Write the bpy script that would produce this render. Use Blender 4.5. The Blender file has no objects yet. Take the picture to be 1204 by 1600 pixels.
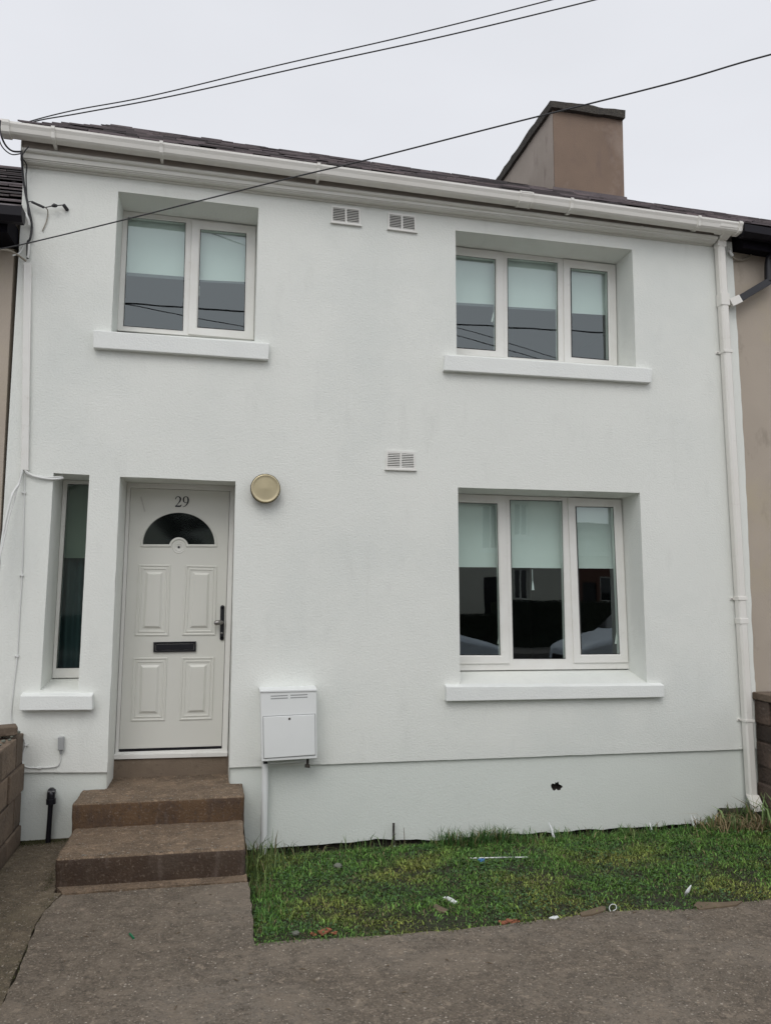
import bpy, bmesh, math, random
import numpy as np
from mathutils import Vector, Matrix, noise
from mathutils.geometry import tessellate_polygon
random.seed(7); rng = np.random.default_rng(7)
S = bpy.context.scene
COL = S.collection
PI = math.pi

# ------------------------------------------------------------------ camera
EYE, YAW, PITCH, ROLL, FPX, DIST = 2.0915, 0.201262, 0.088355, 0.007, 1250.0, 6.5
def cam_axes():
    cy, sy, cp, sp, cr, sr = math.cos(YAW), math.sin(YAW), math.cos(PITCH), math.sin(PITCH), math.cos(ROLL), math.sin(ROLL)
    f = Vector((sy*cp, cy*cp, sp)); r = Vector((cy, -sy, 0)); u = r.cross(f)
    return cr*r+sr*u, -sr*r+cr*u, f
RR, UU, FW = cam_axes()
cd = bpy.data.cameras.new('camera'); cam = bpy.data.objects.new('camera', cd); COL.objects.link(cam)
cd.sensor_fit = 'VERTICAL'; cd.sensor_height = 24; cd.lens = FPX/1600*24; cd.clip_start = .05; cd.clip_end = 600
m = Matrix((RR, UU, -FW)).transposed().to_4x4(); m.translation = Vector((0, -DIST, EYE)); cam.matrix_world = m
S.camera = cam

# ------------------------------------------------------------------ sky, sun, exposure
S.view_settings.view_transform = 'Standard'; S.view_settings.look = 'None'
S.view_settings.exposure = 0.0; S.view_settings.gamma = 1.0
SUN_EL, SUN_AZ = math.radians(48), math.radians(200)      # azimuth clockwise from +Y
W = bpy.data.worlds.new('World'); S.world = W; W.use_nodes = True
nt = W.node_tree; N = nt.nodes; L = nt.links
bg = N['Background']; bg.inputs[1].default_value = 0.1
sky = N.new('ShaderNodeTexSky'); sky.sky_type = 'NISHITA'; sky.sun_disc = False
sky.sun_elevation = SUN_EL; sky.sun_rotation = SUN_AZ; sky.dust_density = 4
tc = N.new('ShaderNodeTexCoord'); sep = N.new('ShaderNodeSeparateXYZ'); L.new(tc.outputs['Generated'], sep.inputs[0])
def wm(op, a, b=None, c=None):
    n = N.new('ShaderNodeMath'); n.operation = op
    for i, v in enumerate((a, b, c)):
        if v is None: continue
        if isinstance(v, (int, float)): n.inputs[i].default_value = v
        else: L.new(v, n.inputs[i])
    return n.outputs[0]
ns = N.new('ShaderNodeTexNoise'); ns.inputs['Scale'].default_value = 1.6; ns.inputs['Detail'].default_value = 4
mp = N.new('ShaderNodeMapping'); mp.inputs['Scale'].default_value = (1, 1, 2.5); L.new(tc.outputs['Generated'], mp.inputs[0]); L.new(mp.outputs[0], ns.inputs[0])
back = wm('MAXIMUM', wm('MULTIPLY', sep.outputs[1], -1.0), 0.0)
lum = wm('ADD', 7.9, wm('MULTIPLY', wm('MAXIMUM', sep.outputs[2], 0.0), 1.0))
lum = wm('ADD', lum, wm('MULTIPLY', back, 4.0))
lum = wm('ADD', lum, wm('MULTIPLY', wm('SUBTRACT', ns.outputs[0], 0.5), 2.2))
cl = N.new('ShaderNodeVectorMath'); cl.operation = 'SCALE'; cl.inputs[0].default_value = (0.98, 0.997, 1.05); L.new(lum, cl.inputs['Scale'])
mx = N.new('ShaderNodeMix'); mx.data_type = 'RGBA'; mx.inputs[0].default_value = 0.93
L.new(sky.outputs[0], mx.inputs[6]); L.new(cl.outputs[0], mx.inputs[7]); L.new(mx.outputs[2], bg.inputs[0])
ld = bpy.data.lights.new('sun', 'SUN'); ld.energy = 0.9; ld.angle = math.radians(35); ld.color = (1, .97, .93)
sun = bpy.data.objects.new('sun', ld); COL.objects.link(sun)
sd = Vector((math.sin(SUN_AZ)*math.cos(SUN_EL), math.cos(SUN_AZ)*math.cos(SUN_EL), math.sin(SUN_EL)))
sun.rotation_euler = sd.to_track_quat('Z', 'Y').to_euler()

# ------------------------------------------------------------------ materials
def mat(name, col, rough=.6, col2=None, nscale=5, nstr=.5, bump=0, bscale=80, bscale_v=None, metal=0, spots=None, spec=.5, detail=6, stretch=None, bump2=None, attr=None, bdist=.004, chips=None):
    m = bpy.data.materials.new(name); m.use_nodes = True
    t = m.node_tree; n = t.nodes; l = t.links; b = n['Principled BSDF']
    b.inputs['Roughness'].default_value = rough; b.inputs['Metallic'].default_value = metal; b.inputs['Specular IOR Level'].default_value = spec
    tc = n.new('ShaderNodeTexCoord'); mp = n.new('ShaderNodeMapping'); l.new(tc.outputs['Object'], mp.inputs[0])
    if stretch: mp.inputs['Scale'].default_value = stretch
    src = None
    c4 = (*col, 1)
    if attr:
        a = n.new('ShaderNodeAttribute'); a.attribute_name = attr; src = a.outputs['Color']
    else:
        rgb = n.new('ShaderNodeRGB'); rgb.outputs[0].default_value = c4; src = rgb.outputs[0]
    if col2:
        nz = n.new('ShaderNodeTexNoise'); nz.inputs['Scale'].default_value = nscale; nz.inputs['Detail'].default_value = detail; l.new(mp.outputs[0], nz.inputs[0])
        rp = n.new('ShaderNodeMapRange'); rp.inputs[1].default_value = .5-.5*nstr*.7; rp.inputs[2].default_value = .5+.5*nstr*.7; l.new(nz.outputs[0], rp.inputs[0])
        mxx = n.new('ShaderNodeMix'); mxx.data_type = 'RGBA'; l.new(rp.outputs[0], mxx.inputs[0]); l.new(src, mxx.inputs[6]); mxx.inputs[7].default_value = (*col2, 1); src = mxx.outputs[2]
    for sp in (spots or []):          # (scale, lo, hi, colour, strength)
        nz = n.new('ShaderNodeTexNoise'); nz.inputs['Scale'].default_value = sp[0]; nz.inputs['Detail'].default_value = 5; nz.inputs['Roughness'].default_value = .65
        if len(sp) > 5:
            m3 = n.new('ShaderNodeMapping'); m3.inputs['Scale'].default_value = sp[5]; l.new(tc.outputs['Object'], m3.inputs[0]); l.new(m3.outputs[0], nz.inputs[0])
        else: l.new(tc.outputs['Object'], nz.inputs[0])
        rp = n.new('ShaderNodeMapRange'); rp.inputs[1].default_value = sp[1]; rp.inputs[2].default_value = sp[2]; rp.inputs[4].default_value = sp[4]; l.new(nz.outputs[0], rp.inputs[0])
        mxx = n.new('ShaderNodeMix'); mxx.data_type = 'RGBA'; l.new(rp.outputs[0], mxx.inputs[0]); l.new(src, mxx.inputs[6]); mxx.inputs[7].default_value = (*sp[3], 1); src = mxx.outputs[2]
    for (vs_, frac, rad, colr) in (chips or []):      # scattered aggregate: voronoi cells, a fraction of them pale
        vo = n.new('ShaderNodeTexVoronoi'); vo.inputs['Scale'].default_value = vs_; l.new(tc.outputs['Object'], vo.inputs['Vector'])
        sx_ = n.new('ShaderNodeSeparateColor'); l.new(vo.outputs['Color'], sx_.inputs[0])
        g1 = n.new('ShaderNodeMath'); g1.operation = 'LESS_THAN'; l.new(sx_.outputs[0], g1.inputs[0]); g1.inputs[1].default_value = frac
        rr_ = n.new('ShaderNodeMath'); rr_.operation = 'MULTIPLY'; l.new(sx_.outputs[1], rr_.inputs[0]); rr_.inputs[1].default_value = rad
        g2 = n.new('ShaderNodeMath'); g2.operation = 'LESS_THAN'; l.new(vo.outputs['Distance'], g2.inputs[0]); l.new(rr_.outputs[0], g2.inputs[1])
        g3 = n.new('ShaderNodeMath'); g3.operation = 'MULTIPLY'; l.new(g1.outputs[0], g3.inputs[0]); l.new(g2.outputs[0], g3.inputs[1])
        g4 = n.new('ShaderNodeMath'); g4.operation = 'MULTIPLY'; l.new(g3.outputs[0], g4.inputs[0]); l.new(sx_.outputs[2], g4.inputs[1])
        mxx = n.new('ShaderNodeMix'); mxx.data_type = 'RGBA'; l.new(g4.outputs[0], mxx.inputs[0]); l.new(src, mxx.inputs[6]); mxx.inputs[7].default_value = (*colr, 1); src = mxx.outputs[2]
    l.new(src, b.inputs['Base Color'])
    last = None
    for (s, st, vec, dist) in ([(bscale, bump, bscale_v, bdist)] if bump else []) + (bump2 or []):
        nz = n.new('ShaderNodeTexNoise'); nz.inputs['Scale'].default_value = s; nz.inputs['Detail'].default_value = 3
        m2 = n.new('ShaderNodeMapping'); l.new(tc.outputs['Object'], m2.inputs[0])
        if vec: m2.inputs['Scale'].default_value = vec
        l.new(m2.outputs[0], nz.inputs[0])
        bp = n.new('ShaderNodeBump'); bp.inputs['Strength'].default_value = st; bp.inputs['Distance'].default_value = dist; l.new(nz.outputs[0], bp.inputs['Height'])
        if last: l.new(last, bp.inputs['Normal'])
        last = bp.outputs[0]
    if last: l.new(last, b.inputs['Normal'])
    return m
M = {}
M['render'] = mat('white_render', (.775,.790,.748), .75, (.715,.735,.695), 1.1, .9, bump=.36, bscale=75, bscale_v=(.75,.75,1.0), bdist=.008, bump2=[(5, .10, None, .02), (210, .45, None, .004)], spec=.3,
   spots=[(.55, .50, .68, (.66,.69,.66), .55), (3.5, .56, .70, (.64,.655,.62), .35, (1.6,1,.45)), (24, .70, .78, (.60,.62,.60), .35)])
M['plinth'] = mat('plinth_render', (.70,.735,.69), .75, (.66,.695,.655), 1.6, .9, bump=.26, bscale=70, bscale_v=(.75,.75,1.0), bdist=.008, bump2=[(5, .10, None, .02), (210, .45, None, .004)], spec=.3,
   spots=[(9, .64, .74, (.55,.57,.54), .35)])
M['sill'] = mat('painted_sill', (.79,.81,.78), .7, (.74,.76,.74), 3, .8, bump=.45, bscale=70, bdist=.006, spec=.3)
M['upvc'] = mat('white_upvc', (.76,.76,.73), .35, (.70,.69,.65), 6, .8, spots=[(14, .62, .72, (.50,.48,.42), .35)])
M['upvc_dirty'] = mat('weathered_white_upvc', (.76,.75,.71), .4, (.67,.65,.59), 7, .8, spots=[(18, .58, .72, (.42,.39,.33), .5), (5, .6, .7, (.58,.55,.48), .4)])
M['gutter'] = mat('gutter_upvc', (.78,.77,.73), .38, (.72,.70,.65), 2.5, .8, spots=[(9, .62, .75, (.55,.52,.46), .4, (.5,1,3))])
M['fascia'] = mat('shaded_fascia', (.40,.355,.315), .6, (.33,.29,.26), 4, .8)  # brown-grey holds the shade under the gutter, board itself is paler
M['trim'] = mat('painted_moulding', (.74,.74,.70), .5, (.66,.65,.60), 2, .8, spots=[(5, .62, .75, (.52,.49,.43), .4, (.6,1,1.5))])
M['door'] = mat('door_leaf', (.66,.66,.61), .38, (.63,.63,.58), 2, .8)
M['slate'] = mat('roof_slate', (.050,.040,.045), .7, (.085,.068,.070), 7, .9, bump=.4, bscale=60, bdist=.005, spots=[(3, .5, .7, (.12,.09,.085), .6), (30, .62, .7, (.20,.19,.17), .5)])
M['black'] = mat('black_plastic', (.008,.008,.012), .35)
M['blackdull'] = mat('black_soffit', (.006,.005,.008), .9, spec=.1)
M['blackgutter'] = mat('black_gutter', (.008,.007,.011), .5, spec=.2)
M['cable'] = mat('black_cable', (.03,.03,.033), .6)
M['cablew'] = mat('white_cable', (.68,.69,.67), .5)
M['cablet'] = mat('tan_cable', (.30,.27,.22), .6)
M['tan'] = mat('tan_render', (.44,.38,.315), .85, (.37,.32,.265), 1.7, .9, bump=.4, bscale=70, bdist=.006, spots=[(5, .6, .72, (.27,.235,.19), .6, (1,1,.5)), (1.1, .52, .68, (.44,.38,.27), .6)])
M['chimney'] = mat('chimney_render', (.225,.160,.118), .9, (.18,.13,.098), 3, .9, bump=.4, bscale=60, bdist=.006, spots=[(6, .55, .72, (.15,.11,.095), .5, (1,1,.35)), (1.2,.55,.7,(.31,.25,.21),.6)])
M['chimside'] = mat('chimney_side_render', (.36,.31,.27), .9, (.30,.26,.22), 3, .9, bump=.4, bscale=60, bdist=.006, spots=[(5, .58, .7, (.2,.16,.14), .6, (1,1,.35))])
M['cap'] = mat('chimney_capping', (.035,.032,.03), .95, (.07,.062,.05), 18, .9, bump=.8, bscale=40, bdist=.02, spots=[(40, .6, .7, (.2,.19,.15), .6)])
M['block'] = mat('old_blockwork', (.19,.14,.098), .9, (.125,.095,.070), 6, .9, bump=.8, bscale=35, bdist=.015, spots=[(9, .56, .68, (.085,.065,.05), .7), (26, .64, .72, (.36,.31,.25), .5)])
M['blockdark'] = mat('dark_blockwork', (.085,.06,.047), .9, (.05,.038,.03), 6, .9, bump=.9, bscale=35, bdist=.015, spots=[(26, .64, .72, (.22,.19,.16), .5), (4,.5,.65,(.14,.095,.07),.6)])
def concrete(name, a, b, extra, amt=1.0):
    k = lambda f, c=a: tuple(min(1, v*f) for v in c)
    return mat(name, a, .93, b, 2.6, .8, bump=1.0, bscale=70, bdist=.012, detail=9, bump2=[(14, .8, None, .03), (220, .9, None, .006)],
      spots=[(.8, .50, .62, k(.72), .7), (1.3, .46, .60, extra, .75), (8, .52, .62, k(1.35), .75*amt), (11.5, .53, .64, k(.62), .75*amt), (38, .53, .60, k(.5), .7*amt), (85, .53, .59, k(1.7), .6*amt), (2.6, .53, .62, k(1.4), .6*amt), (19, .60, .64, k(2.0), .7*amt)],
      chips=[(26, .07, .30, k(2.0)), (55, .18, .36, (.42,.37,.31)), (100, .28, .46, (.38,.33,.27)), (75, .30, .42, k(.42))])
M['path'] = concrete('path_concrete', (.158,.129,.098), (.126,.102,.076), (.195,.168,.136))
M['sidepath'] = concrete('mossy_concrete', (.150,.120,.082), (.112,.09,.06), (.095,.085,.045))
M['step'] = concrete('step_concrete', (.185,.133,.088), (.142,.100,.066), (.115,.085,.060))
M['riser'] = mat('stained_riser', (.125,.074,.038), .92, (.080,.046,.024), 4, .9, bump=.8, bscale=80, bdist=.008, bump2=[(14,.5,None,.015)],
   spots=[(5, .5, .66, (.048,.034,.030), .8, (1,1,.35)), (9, .60, .72, (.20,.165,.14), .55, (1,1,.25)), (60, .56, .64, (.22,.17,.13), .5), (30, .55, .63, (.05,.035,.027), .5)])
M['stepdark'] = mat('stained_lower_riser', (.062,.038,.023), .92, (.036,.022,.015), 3.5, .9, bump=.8, bscale=80, bdist=.008, bump2=[(14,.5,None,.015)],
   spots=[(7, .56, .70, (.155,.12,.10), .6, (1.4,1,.25)), (60, .56, .64, (.22,.17,.13), .5), (30, .55, .63, (.05,.035,.027), .5), (1.5,.5,.65,(.10,.075,.055),.5)])
M['soil'] = mat('mossy_soil', (.020,.028,.010), .95, (.030,.024,.013), 5, .9, bump=.9, bscale=50, bdist=.02, spots=[(16, .55, .65, (.028,.02,.012), .8), (3, .55, .68, (.05,.052,.014), .5)])
M['grass'] = mat('grass_blades', (.05,.1,.02), .55, attr='blade', spec=.3)
M['brass'] = mat('brushed_brass', (.62,.54,.36), .38, metal=.9, col2=(.55,.48,.31), nscale=8)
M['brassrim'] = mat('dark_bronze', (.11,.085,.045), .4, metal=.7)
M['meter'] = mat('meter_box_white', (.77,.79,.78), .45, (.74,.76,.75), 4, .7)
M['grey'] = mat('grey_plastic', (.33,.34,.34), .5)
M['metalgrey'] = mat('door_handle_metal', (.25,.24,.23), .3, metal=.8)
M['dark'] = mat('dark_cavity', (.02,.016,.013), .95, (.035,.027,.022), 30, .8)
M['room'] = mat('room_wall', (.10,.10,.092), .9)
M['blind'] = mat('roller_blind', (.75,.78,.76), .9, (.72,.75,.73), 3, .7)
M['wirebar'] = mat('wire_reflection_bar', (.10,.11,.12), .6)  # dark bar at the blind's foot, painted for a street wire's reflection
M['teal'] = mat('teal_curtain', (.035,.085,.10), .8, (.06,.09,.09), 1.5, .9, stretch=(3,1,.5))
M['rubber'] = mat('glazing_gasket', (.015,.015,.017), .6)
M['orange'] = mat('broken_terracotta', (.36,.13,.06), .9, (.16,.06,.035), 26, .9, bump=.9, bscale=60)
M['stone'] = mat('pebble_grey', (.17,.18,.15), .85, (.12,.125,.10), 12)
M['litter'] = mat('white_litter', (.72,.74,.74), .6)
M['blue'] = mat('blue_plastic', (.03,.16,.42), .4)
M['green'] = mat('green_plastic', (.01,.16,.07), .4)
M['wood'] = mat('split_wood', (.17,.125,.08), .9, (.10,.075,.05), 14, .8)
M['asphalt'] = mat('road_asphalt', (.05,.05,.052), .9, (.065,.064,.062), 8, .8, bump=.4, bscale=120)
M['paving'] = mat('pavement_concrete', (.20,.19,.17), .9, (.16,.15,.135), 3, .8, bump=.3, bscale=90)
M['cream'] = mat('cream_render', (.74,.73,.64), .85, (.68,.67,.59), 2, .8, bump=.3, bscale=60)
M['brick'] = mat('brown_brick', (.16,.075,.055), .9, (.11,.055,.042), 6, .8, bump=.4, bscale=40)
M['hedge'] = mat('hedge_leaf', (.012,.020,.010), .7, (.02,.028,.014), 9, .9)
M['leaf'] = mat('tree_leaf', (.035,.055,.02), .7, (.05,.07,.03), 3, .9)
M['bark'] = mat('bark', (.08,.06,.045), .9, (.05,.04,.03), 12)
M['carsilver'] = mat('silver_paint', (.74,.80,.88), .3, metal=.0)
M['carblue'] = mat('light_car_paint', (.74,.82,.92), .3, metal=.0)
M['tyre'] = mat('tyre_rubber', (.015,.015,.015), .8)
M['lamp'] = mat('headlight_lens', (.6,.62,.65), .1)
M['pole'] = mat('pole_timber', (.10,.07,.05), .9, (.07,.05,.035), 12)

for _m, _lo, _hi in ((M['block'], .62, 1.45), (M['blockdark'], .5, 1.6), (M['slate'], .35, 1.9)):      # every brick and slate its own tone
    _t = _m.node_tree; _b = _t.nodes['Principled BSDF']; _src = _b.inputs['Base Color'].links[0].from_socket
    _g = _t.nodes.new('ShaderNodeNewGeometry'); _r = _t.nodes.new('ShaderNodeMapRange'); _r.inputs[3].default_value = _lo; _r.inputs[4].default_value = _hi; _t.links.new(_g.outputs['Random Per Island'], _r.inputs[0])
    _v = _t.nodes.new('ShaderNodeVectorMath'); _v.operation = 'SCALE'; _t.links.new(_src, _v.inputs[0]); _t.links.new(_r.outputs[0], _v.inputs['Scale']); _t.links.new(_v.outputs[0], _b.inputs['Base Color'])

def glass_mat(name, tint, ior=2.0, rough=.0, trans=1.0, wob=.0):
    m = bpy.data.materials.new(name); m.use_nodes = True; t = m.node_tree; n = t.nodes; l = t.links
    n.remove(n['Principled BSDF']); out = n['Material Output']
    tr = n.new('ShaderNodeBsdfTransparent'); tr.inputs[0].default_value = (*tint, 1)
    gl = n.new('ShaderNodeBsdfGlossy'); gl.inputs['Roughness'].default_value = rough; gl.inputs['Color'].default_value = (.88, .97, .98, 1)
    fr = n.new('ShaderNodeFresnel'); ge = n.new('ShaderNodeNewGeometry')      # thin sheet: same reflectance from both faces
    mi = n.new('ShaderNodeMix'); mi.inputs[2].default_value = ior; mi.inputs[3].default_value = 1/ior; l.new(ge.outputs['Backfacing'], mi.inputs[0]); l.new(mi.outputs[0], fr.inputs[0])
    ms = n.new('ShaderNodeMixShader'); l.new(fr.outputs[0], ms.inputs[0]); l.new(tr.outputs[0], ms.inputs[1]); l.new(gl.outputs[0], ms.inputs[2])
    if wob:
        nz = n.new('ShaderNodeTexNoise'); nz.inputs['Scale'].default_value = 2.2; nz.inputs['Detail'].default_value = 1
        tc = n.new('ShaderNodeTexCoord'); l.new(tc.outputs['Object'], nz.inputs[0])
        bp = n.new('ShaderNodeBump'); bp.inputs['Strength'].default_value = wob; bp.inputs['Distance'].default_value = .01; l.new(nz.outputs[0], bp.inputs['Height'])
        l.new(bp.outputs[0], gl.inputs['Normal'])
    l.new(ms.outputs[0], out.inputs[0]); return m
M['glass'] = glass_mat('window_glass', (.84,.93,.90), 2.1, wob=.05)
M['vback'] = mat('vent_backing', (.13,.13,.125), .9)
M['step2'] = mat('smooth_landing_concrete', (.200,.155,.112), .92, (.155,.118,.086), 4, .9, bump=.7, bscale=80, bdist=.006, spots=[(7, .55, .68, (.11,.085,.065), .6), (13, .60, .70, (.27,.22,.17), .5, (.6,1,1.6)), (40, .62, .68, (.06,.045,.035), .6)])
M['olive'] = mat('green_grey_blind', (.27,.31,.25), .9, (.21,.26,.22), 4, .8)
M['fanglass'] = glass_mat('textured_fanlight_glass', (.25,.32,.29), 1.75, .07, wob=.9)
M['frost'] = glass_mat('green_tinted_glass', (.66,.73,.70), 1.6, .04, wob=.1)
M['carglass'] = mat('car_glass', (.01,.012,.014), .05, spec=.8)

# ------------------------------------------------------------------ helpers
def at(px, py, Y=0.0):
    """photo point -> (X, Z) on the real plane at depth Y (wall face is Y = 0)"""
    d = FW + RR*((px-602)/FPX) + UU*((800-py)/FPX); s = (DIST+Y)/d.y
    return (d.x*s, EYE+d.z*s)
def at3(px, py, Y=0.0):
    x, z = at(px, py, Y); return Vector((x, Y, z))
def gnd(px, py, Z=.18):
    d = FW + RR*((px-602)/FPX) + UU*((800-py)/FPX); s = (Z-EYE)/d.z
    return (d.x*s, -DIST+d.y*s)

class MB:
    def __init__(s): s.v = []; s.f = []; s.sm = []
    def add(s, vs, fs, smooth=False):
        o = len(s.v); s.v += [tuple(p) for p in vs]; s.f += [tuple(i+o for i in f) for f in fs]; s.sm += [smooth]*len(fs); return s
    def hexa(s, a, b):      # two quads (4 pts each), a front, b back, same order
        return s.add(list(a)+list(b), [(0,1,2,3), (7,6,5,4), (0,4,5,1), (1,5,6,2), (2,6,7,3), (3,7,4,0)])
    def box(s, x0, x1, y0, y1, z0, z1):
        return s.hexa([(x0,y0,z0),(x1,y0,z0),(x1,y0,z1),(x0,y0,z1)], [(x0,y1,z0),(x1,y1,z0),(x1,y1,z1),(x0,y1,z1)])
    def quadbox(s, pts, yf, yb, ref=None):   # photo quad on plane yf, extruded straight back to yb
        q = [at(*p, yf if ref is None else ref) for p in pts]
        return s.hexa([(x, yf, z) for x, z in q], [(x, yb, z) for x, z in q])
    def plate(s, outer, holes, y0, y1, back=True, sides=True, mapfn=None):
        loops = [outer]+list(holes)
        pts = [Vector((x, z, 0)) for lp in loops for x, z in lp]
        tris = tessellate_polygon([[Vector((x, z, 0)) for x, z in lp] for lp in loops])
        n = len(pts)
        vs = [(p.x, y0, p.y) for p in pts]+[(p.x, y1, p.y) for p in pts]
        fs = [tuple(t) for t in tris]
        if back: fs += [tuple(i+n for i in reversed(t)) for t in tris]
        if sides:
            o = 0
            for lp in loops:
                k = len(lp)
                for i in range(k): fs.append((o+i, o+(i+1)%k, n+o+(i+1)%k, n+o+i))
                o += k
        return s.add(vs, fs)
    def tube(s, path, r, seg=8, caps=True, smooth=True):
        path = [Vector(p) for p in path]; n = len(path)
        rs = r if isinstance(r, (list, tuple)) else [r]*n
        vs = []; fs = []
        prev = None
        for i, p in enumerate(path):
            t = (path[min(i+1, n-1)]-path[max(i-1, 0)]).normalized()
            ref = prev if prev is not None else (Vector((0,0,1)) if abs(t.z) < .9 else Vector((0,1,0)))
            a = (ref-t*ref.dot(t)).normalized(); b = t.cross(a); prev = a
            for k in range(seg):
                an = 2*PI*k/seg; vs.append(p+(a*math.cos(an)+b*math.sin(an))*rs[i])
        for i in range(n-1):
            for k in range(seg): fs.append((i*seg+k, i*seg+(k+1)%seg, (i+1)*seg+(k+1)%seg, (i+1)*seg+k))
        s.add(vs, fs, smooth)
        if caps: s.add(vs[:seg], [tuple(range(seg-1, -1, -1))]); s.add(vs[-seg:], [tuple(range(seg))])
        return s
    def lathe(s, c, prof, axis='y', seg=40, smooth=True):   # prof: (radius, offset along axis)
        vs = []; fs = []
        for r, o in prof:
            for k in range(seg):
                a = 2*PI*k/seg; ca, sa = math.cos(a)*r, math.sin(a)*r
                vs.append({'y': (c[0]+ca, c[1]+o, c[2]+sa), 'z': (c[0]+ca, c[1]+sa, c[2]+o), 'x': (c[0]+o, c[1]+ca, c[2]+sa)}[axis])
        for i in range(len(prof)-1):
            for k in range(seg): fs.append((i*seg+k, i*seg+(k+1)%seg, (i+1)*seg+(k+1)%seg, (i+1)*seg+k))
        fs.append(tuple(range(seg))); fs.append(tuple(range((len(prof)-1)*seg, len(prof)*seg)))
        return s.add(vs, fs, smooth)
    def sweep(s, XL, profL, XR, profR):     # open profile (Y,Z) lofted from XL to XR
        n = len(profL)
        vs = [(XL, y, z) for y, z in profL]+[(XR, y, z) for y, z in profR]
        s.add(vs, [(i, i+1, n+i+1, n+i) for i in range(n-1)])
        return s
    def build(s, name, material, parent=None, bevel=0, seg=2, fix=True):
        me = bpy.data.meshes.new(name)
        off = Vector((0,0,0)); p = parent
        while p is not None: off += p.location; p = p.parent
        me.from_pydata([(v[0]-off.x, v[1]-off.y, v[2]-off.z) for v in s.v], [], s.f)
        me.polygons.foreach_set('use_smooth', s.sm)
        if fix:
            bm = bmesh.new(); bm.from_mesh(me); bmesh.ops.recalc_face_normals(bm, faces=bm.faces); bm.to_mesh(me); bm.free()
        me.materials.append(material)
        o = bpy.data.objects.new(name, me); COL.objects.link(o); o.parent = parent
        if bevel:
            md = o.modifiers.new('bevel', 'BEVEL'); md.width = bevel; md.segments = seg; md.limit_method = 'ANGLE'; md.angle_limit = math.radians(40)
        return o
def thing(name, label, cat, loc=(0,0,0), group=None):
    o = bpy.data.objects.new(name, None); COL.objects.link(o); o.location = loc
    o['label'] = label; o['category'] = cat
    if group: o['group'] = group
    return o
def tag(o, label, cat, group=None):
    o['label'] = label; o['category'] = cat
    if group: o['group'] = group
    return o
def struct(o): o['kind'] = 'structure'; return o
def lerp(a, b, t): return tuple(a[i]+(b[i]-a[i])*t for i in range(len(a)))
def smoothpath(pts, n=6):
    pts = [Vector(p) for p in pts]; out = []
    P = [pts[0]]+pts+[pts[-1]]
    for i in range(1, len(P)-2):
        for k in range(n):
            t = k/n; a, b, c, d = P[i-1], P[i], P[i+1], P[i+2]
            out.append(.5*((2*b)+(c-a)*t+(2*a-5*b+4*c-d)*t*t+(3*b-a-3*c+d)*t**3))
    out.append(pts[-1]); return out

# ------------------------------------------------------------------ setting: ground, path, road
struct(MB().box(-120, 130, -160, 90, -.5, -.08).build('ground', M['paving']))
struct(MB().box(-60, 70, -7.9, -6.9, -.08, .19).build('pavement', M['paving']))
struct(MB().box(-60, 70, -14.2, -7.92, -.08, .05).build('road', M['asphalt']))
struct(MB().box(-60, 70, -16.2, -14.22, -.08, .17).build('pavement', M['paving']))

def rough_line(pts, step=.05, amp=.006, seed=0):
    out = []
    for a, b in zip(pts[:-1], pts[1:]):
        a = Vector((*a, 0)); b = Vector((*b, 0)); L_ = (b-a).length; n = max(1, int(L_/step)); nr = Vector((-(b-a).y, (b-a).x, 0)).normalized()
        for k in range(n):
            p = a.lerp(b, k/n); q = noise.noise(Vector((p.x*9+seed, p.y*9, seed)))+.5*noise.noise(Vector((p.x*33, p.y*33, seed)))
            p = p+nr*q*amp; out.append((p.x, p.y))
    out.append(tuple(pts[-1][:2])); return out
def slab(name, poly, z0, z1, material, zfn=None):
    tris = tessellate_polygon([[Vector((x, y, 0)) for x, y in poly]])
    n = len(poly); mb = MB()
    mb.add([(x, y, z1 if zfn is None else zfn(x, y)) for x, y in poly]+[(x, y, z0) for x, y in poly],
           [tuple(t) for t in tris]+[(i, (i+1) % n, n+(i+1) % n, n+i) for i in range(n)])
    return mb.build(name, material, bevel=0)
PZ = .18
LX = .222                                      # lawn's left edge
lawn_front = [gnd(398,1475), gnd(470,1468), gnd(600,1461), gnd(700,1454), gnd(790,1444), gnd(860,1436), gnd(945,1424), gnd(1010,1421), gnd(1080,1420), gnd(1140,1412), gnd(1204,1405), (4.3, -2.02), (4.86, -2.02)]
crack = [(-.90,-1.10), (-.925,-1.2), (-.955,-1.36), (-.965,-1.55), (-.945,-1.85), (-.93,-2.2), (-.915,-2.6), (-.95,-3.4), (-.93,-5.0), (-.94,-6.88)]
main = rough_line([(-.885,-1.145), (.205,-1.13), (LX,-1.13), (LX, lawn_front[0][1])]+lawn_front+[(4.86,-1.9),(12,-1.9)], amp=.010)
main += [(12,-6.88)] + [(x+.003, y) for x, y in rough_line(crack[::-1], amp=.012, seed=3)]
struct(slab('path', main, -.05, PZ, M['path']))
side = rough_line([(x-.003, y) for x, y in crack], amp=.008, seed=3)+[(-1.385,-6.88), (-1.385, .02), (-.96, .02), (-.96,-1.06), (-.96,-1.09)]
struct(slab('side_path', side, -.05, PZ-.004, M['sidepath'], lambda x, y: PZ-.006+.004*math.sin(x*5)))
apron = rough_line([(-.965,-1.0), (-.90,-1.135)], amp=.004)+rough_line([(-.88,-1.133), (.212,-1.118)], amp=.012, seed=5)+[(.212,-1.0)]
struct(slab('apron', apron, -.05, PZ+.006, M['step']))

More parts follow.
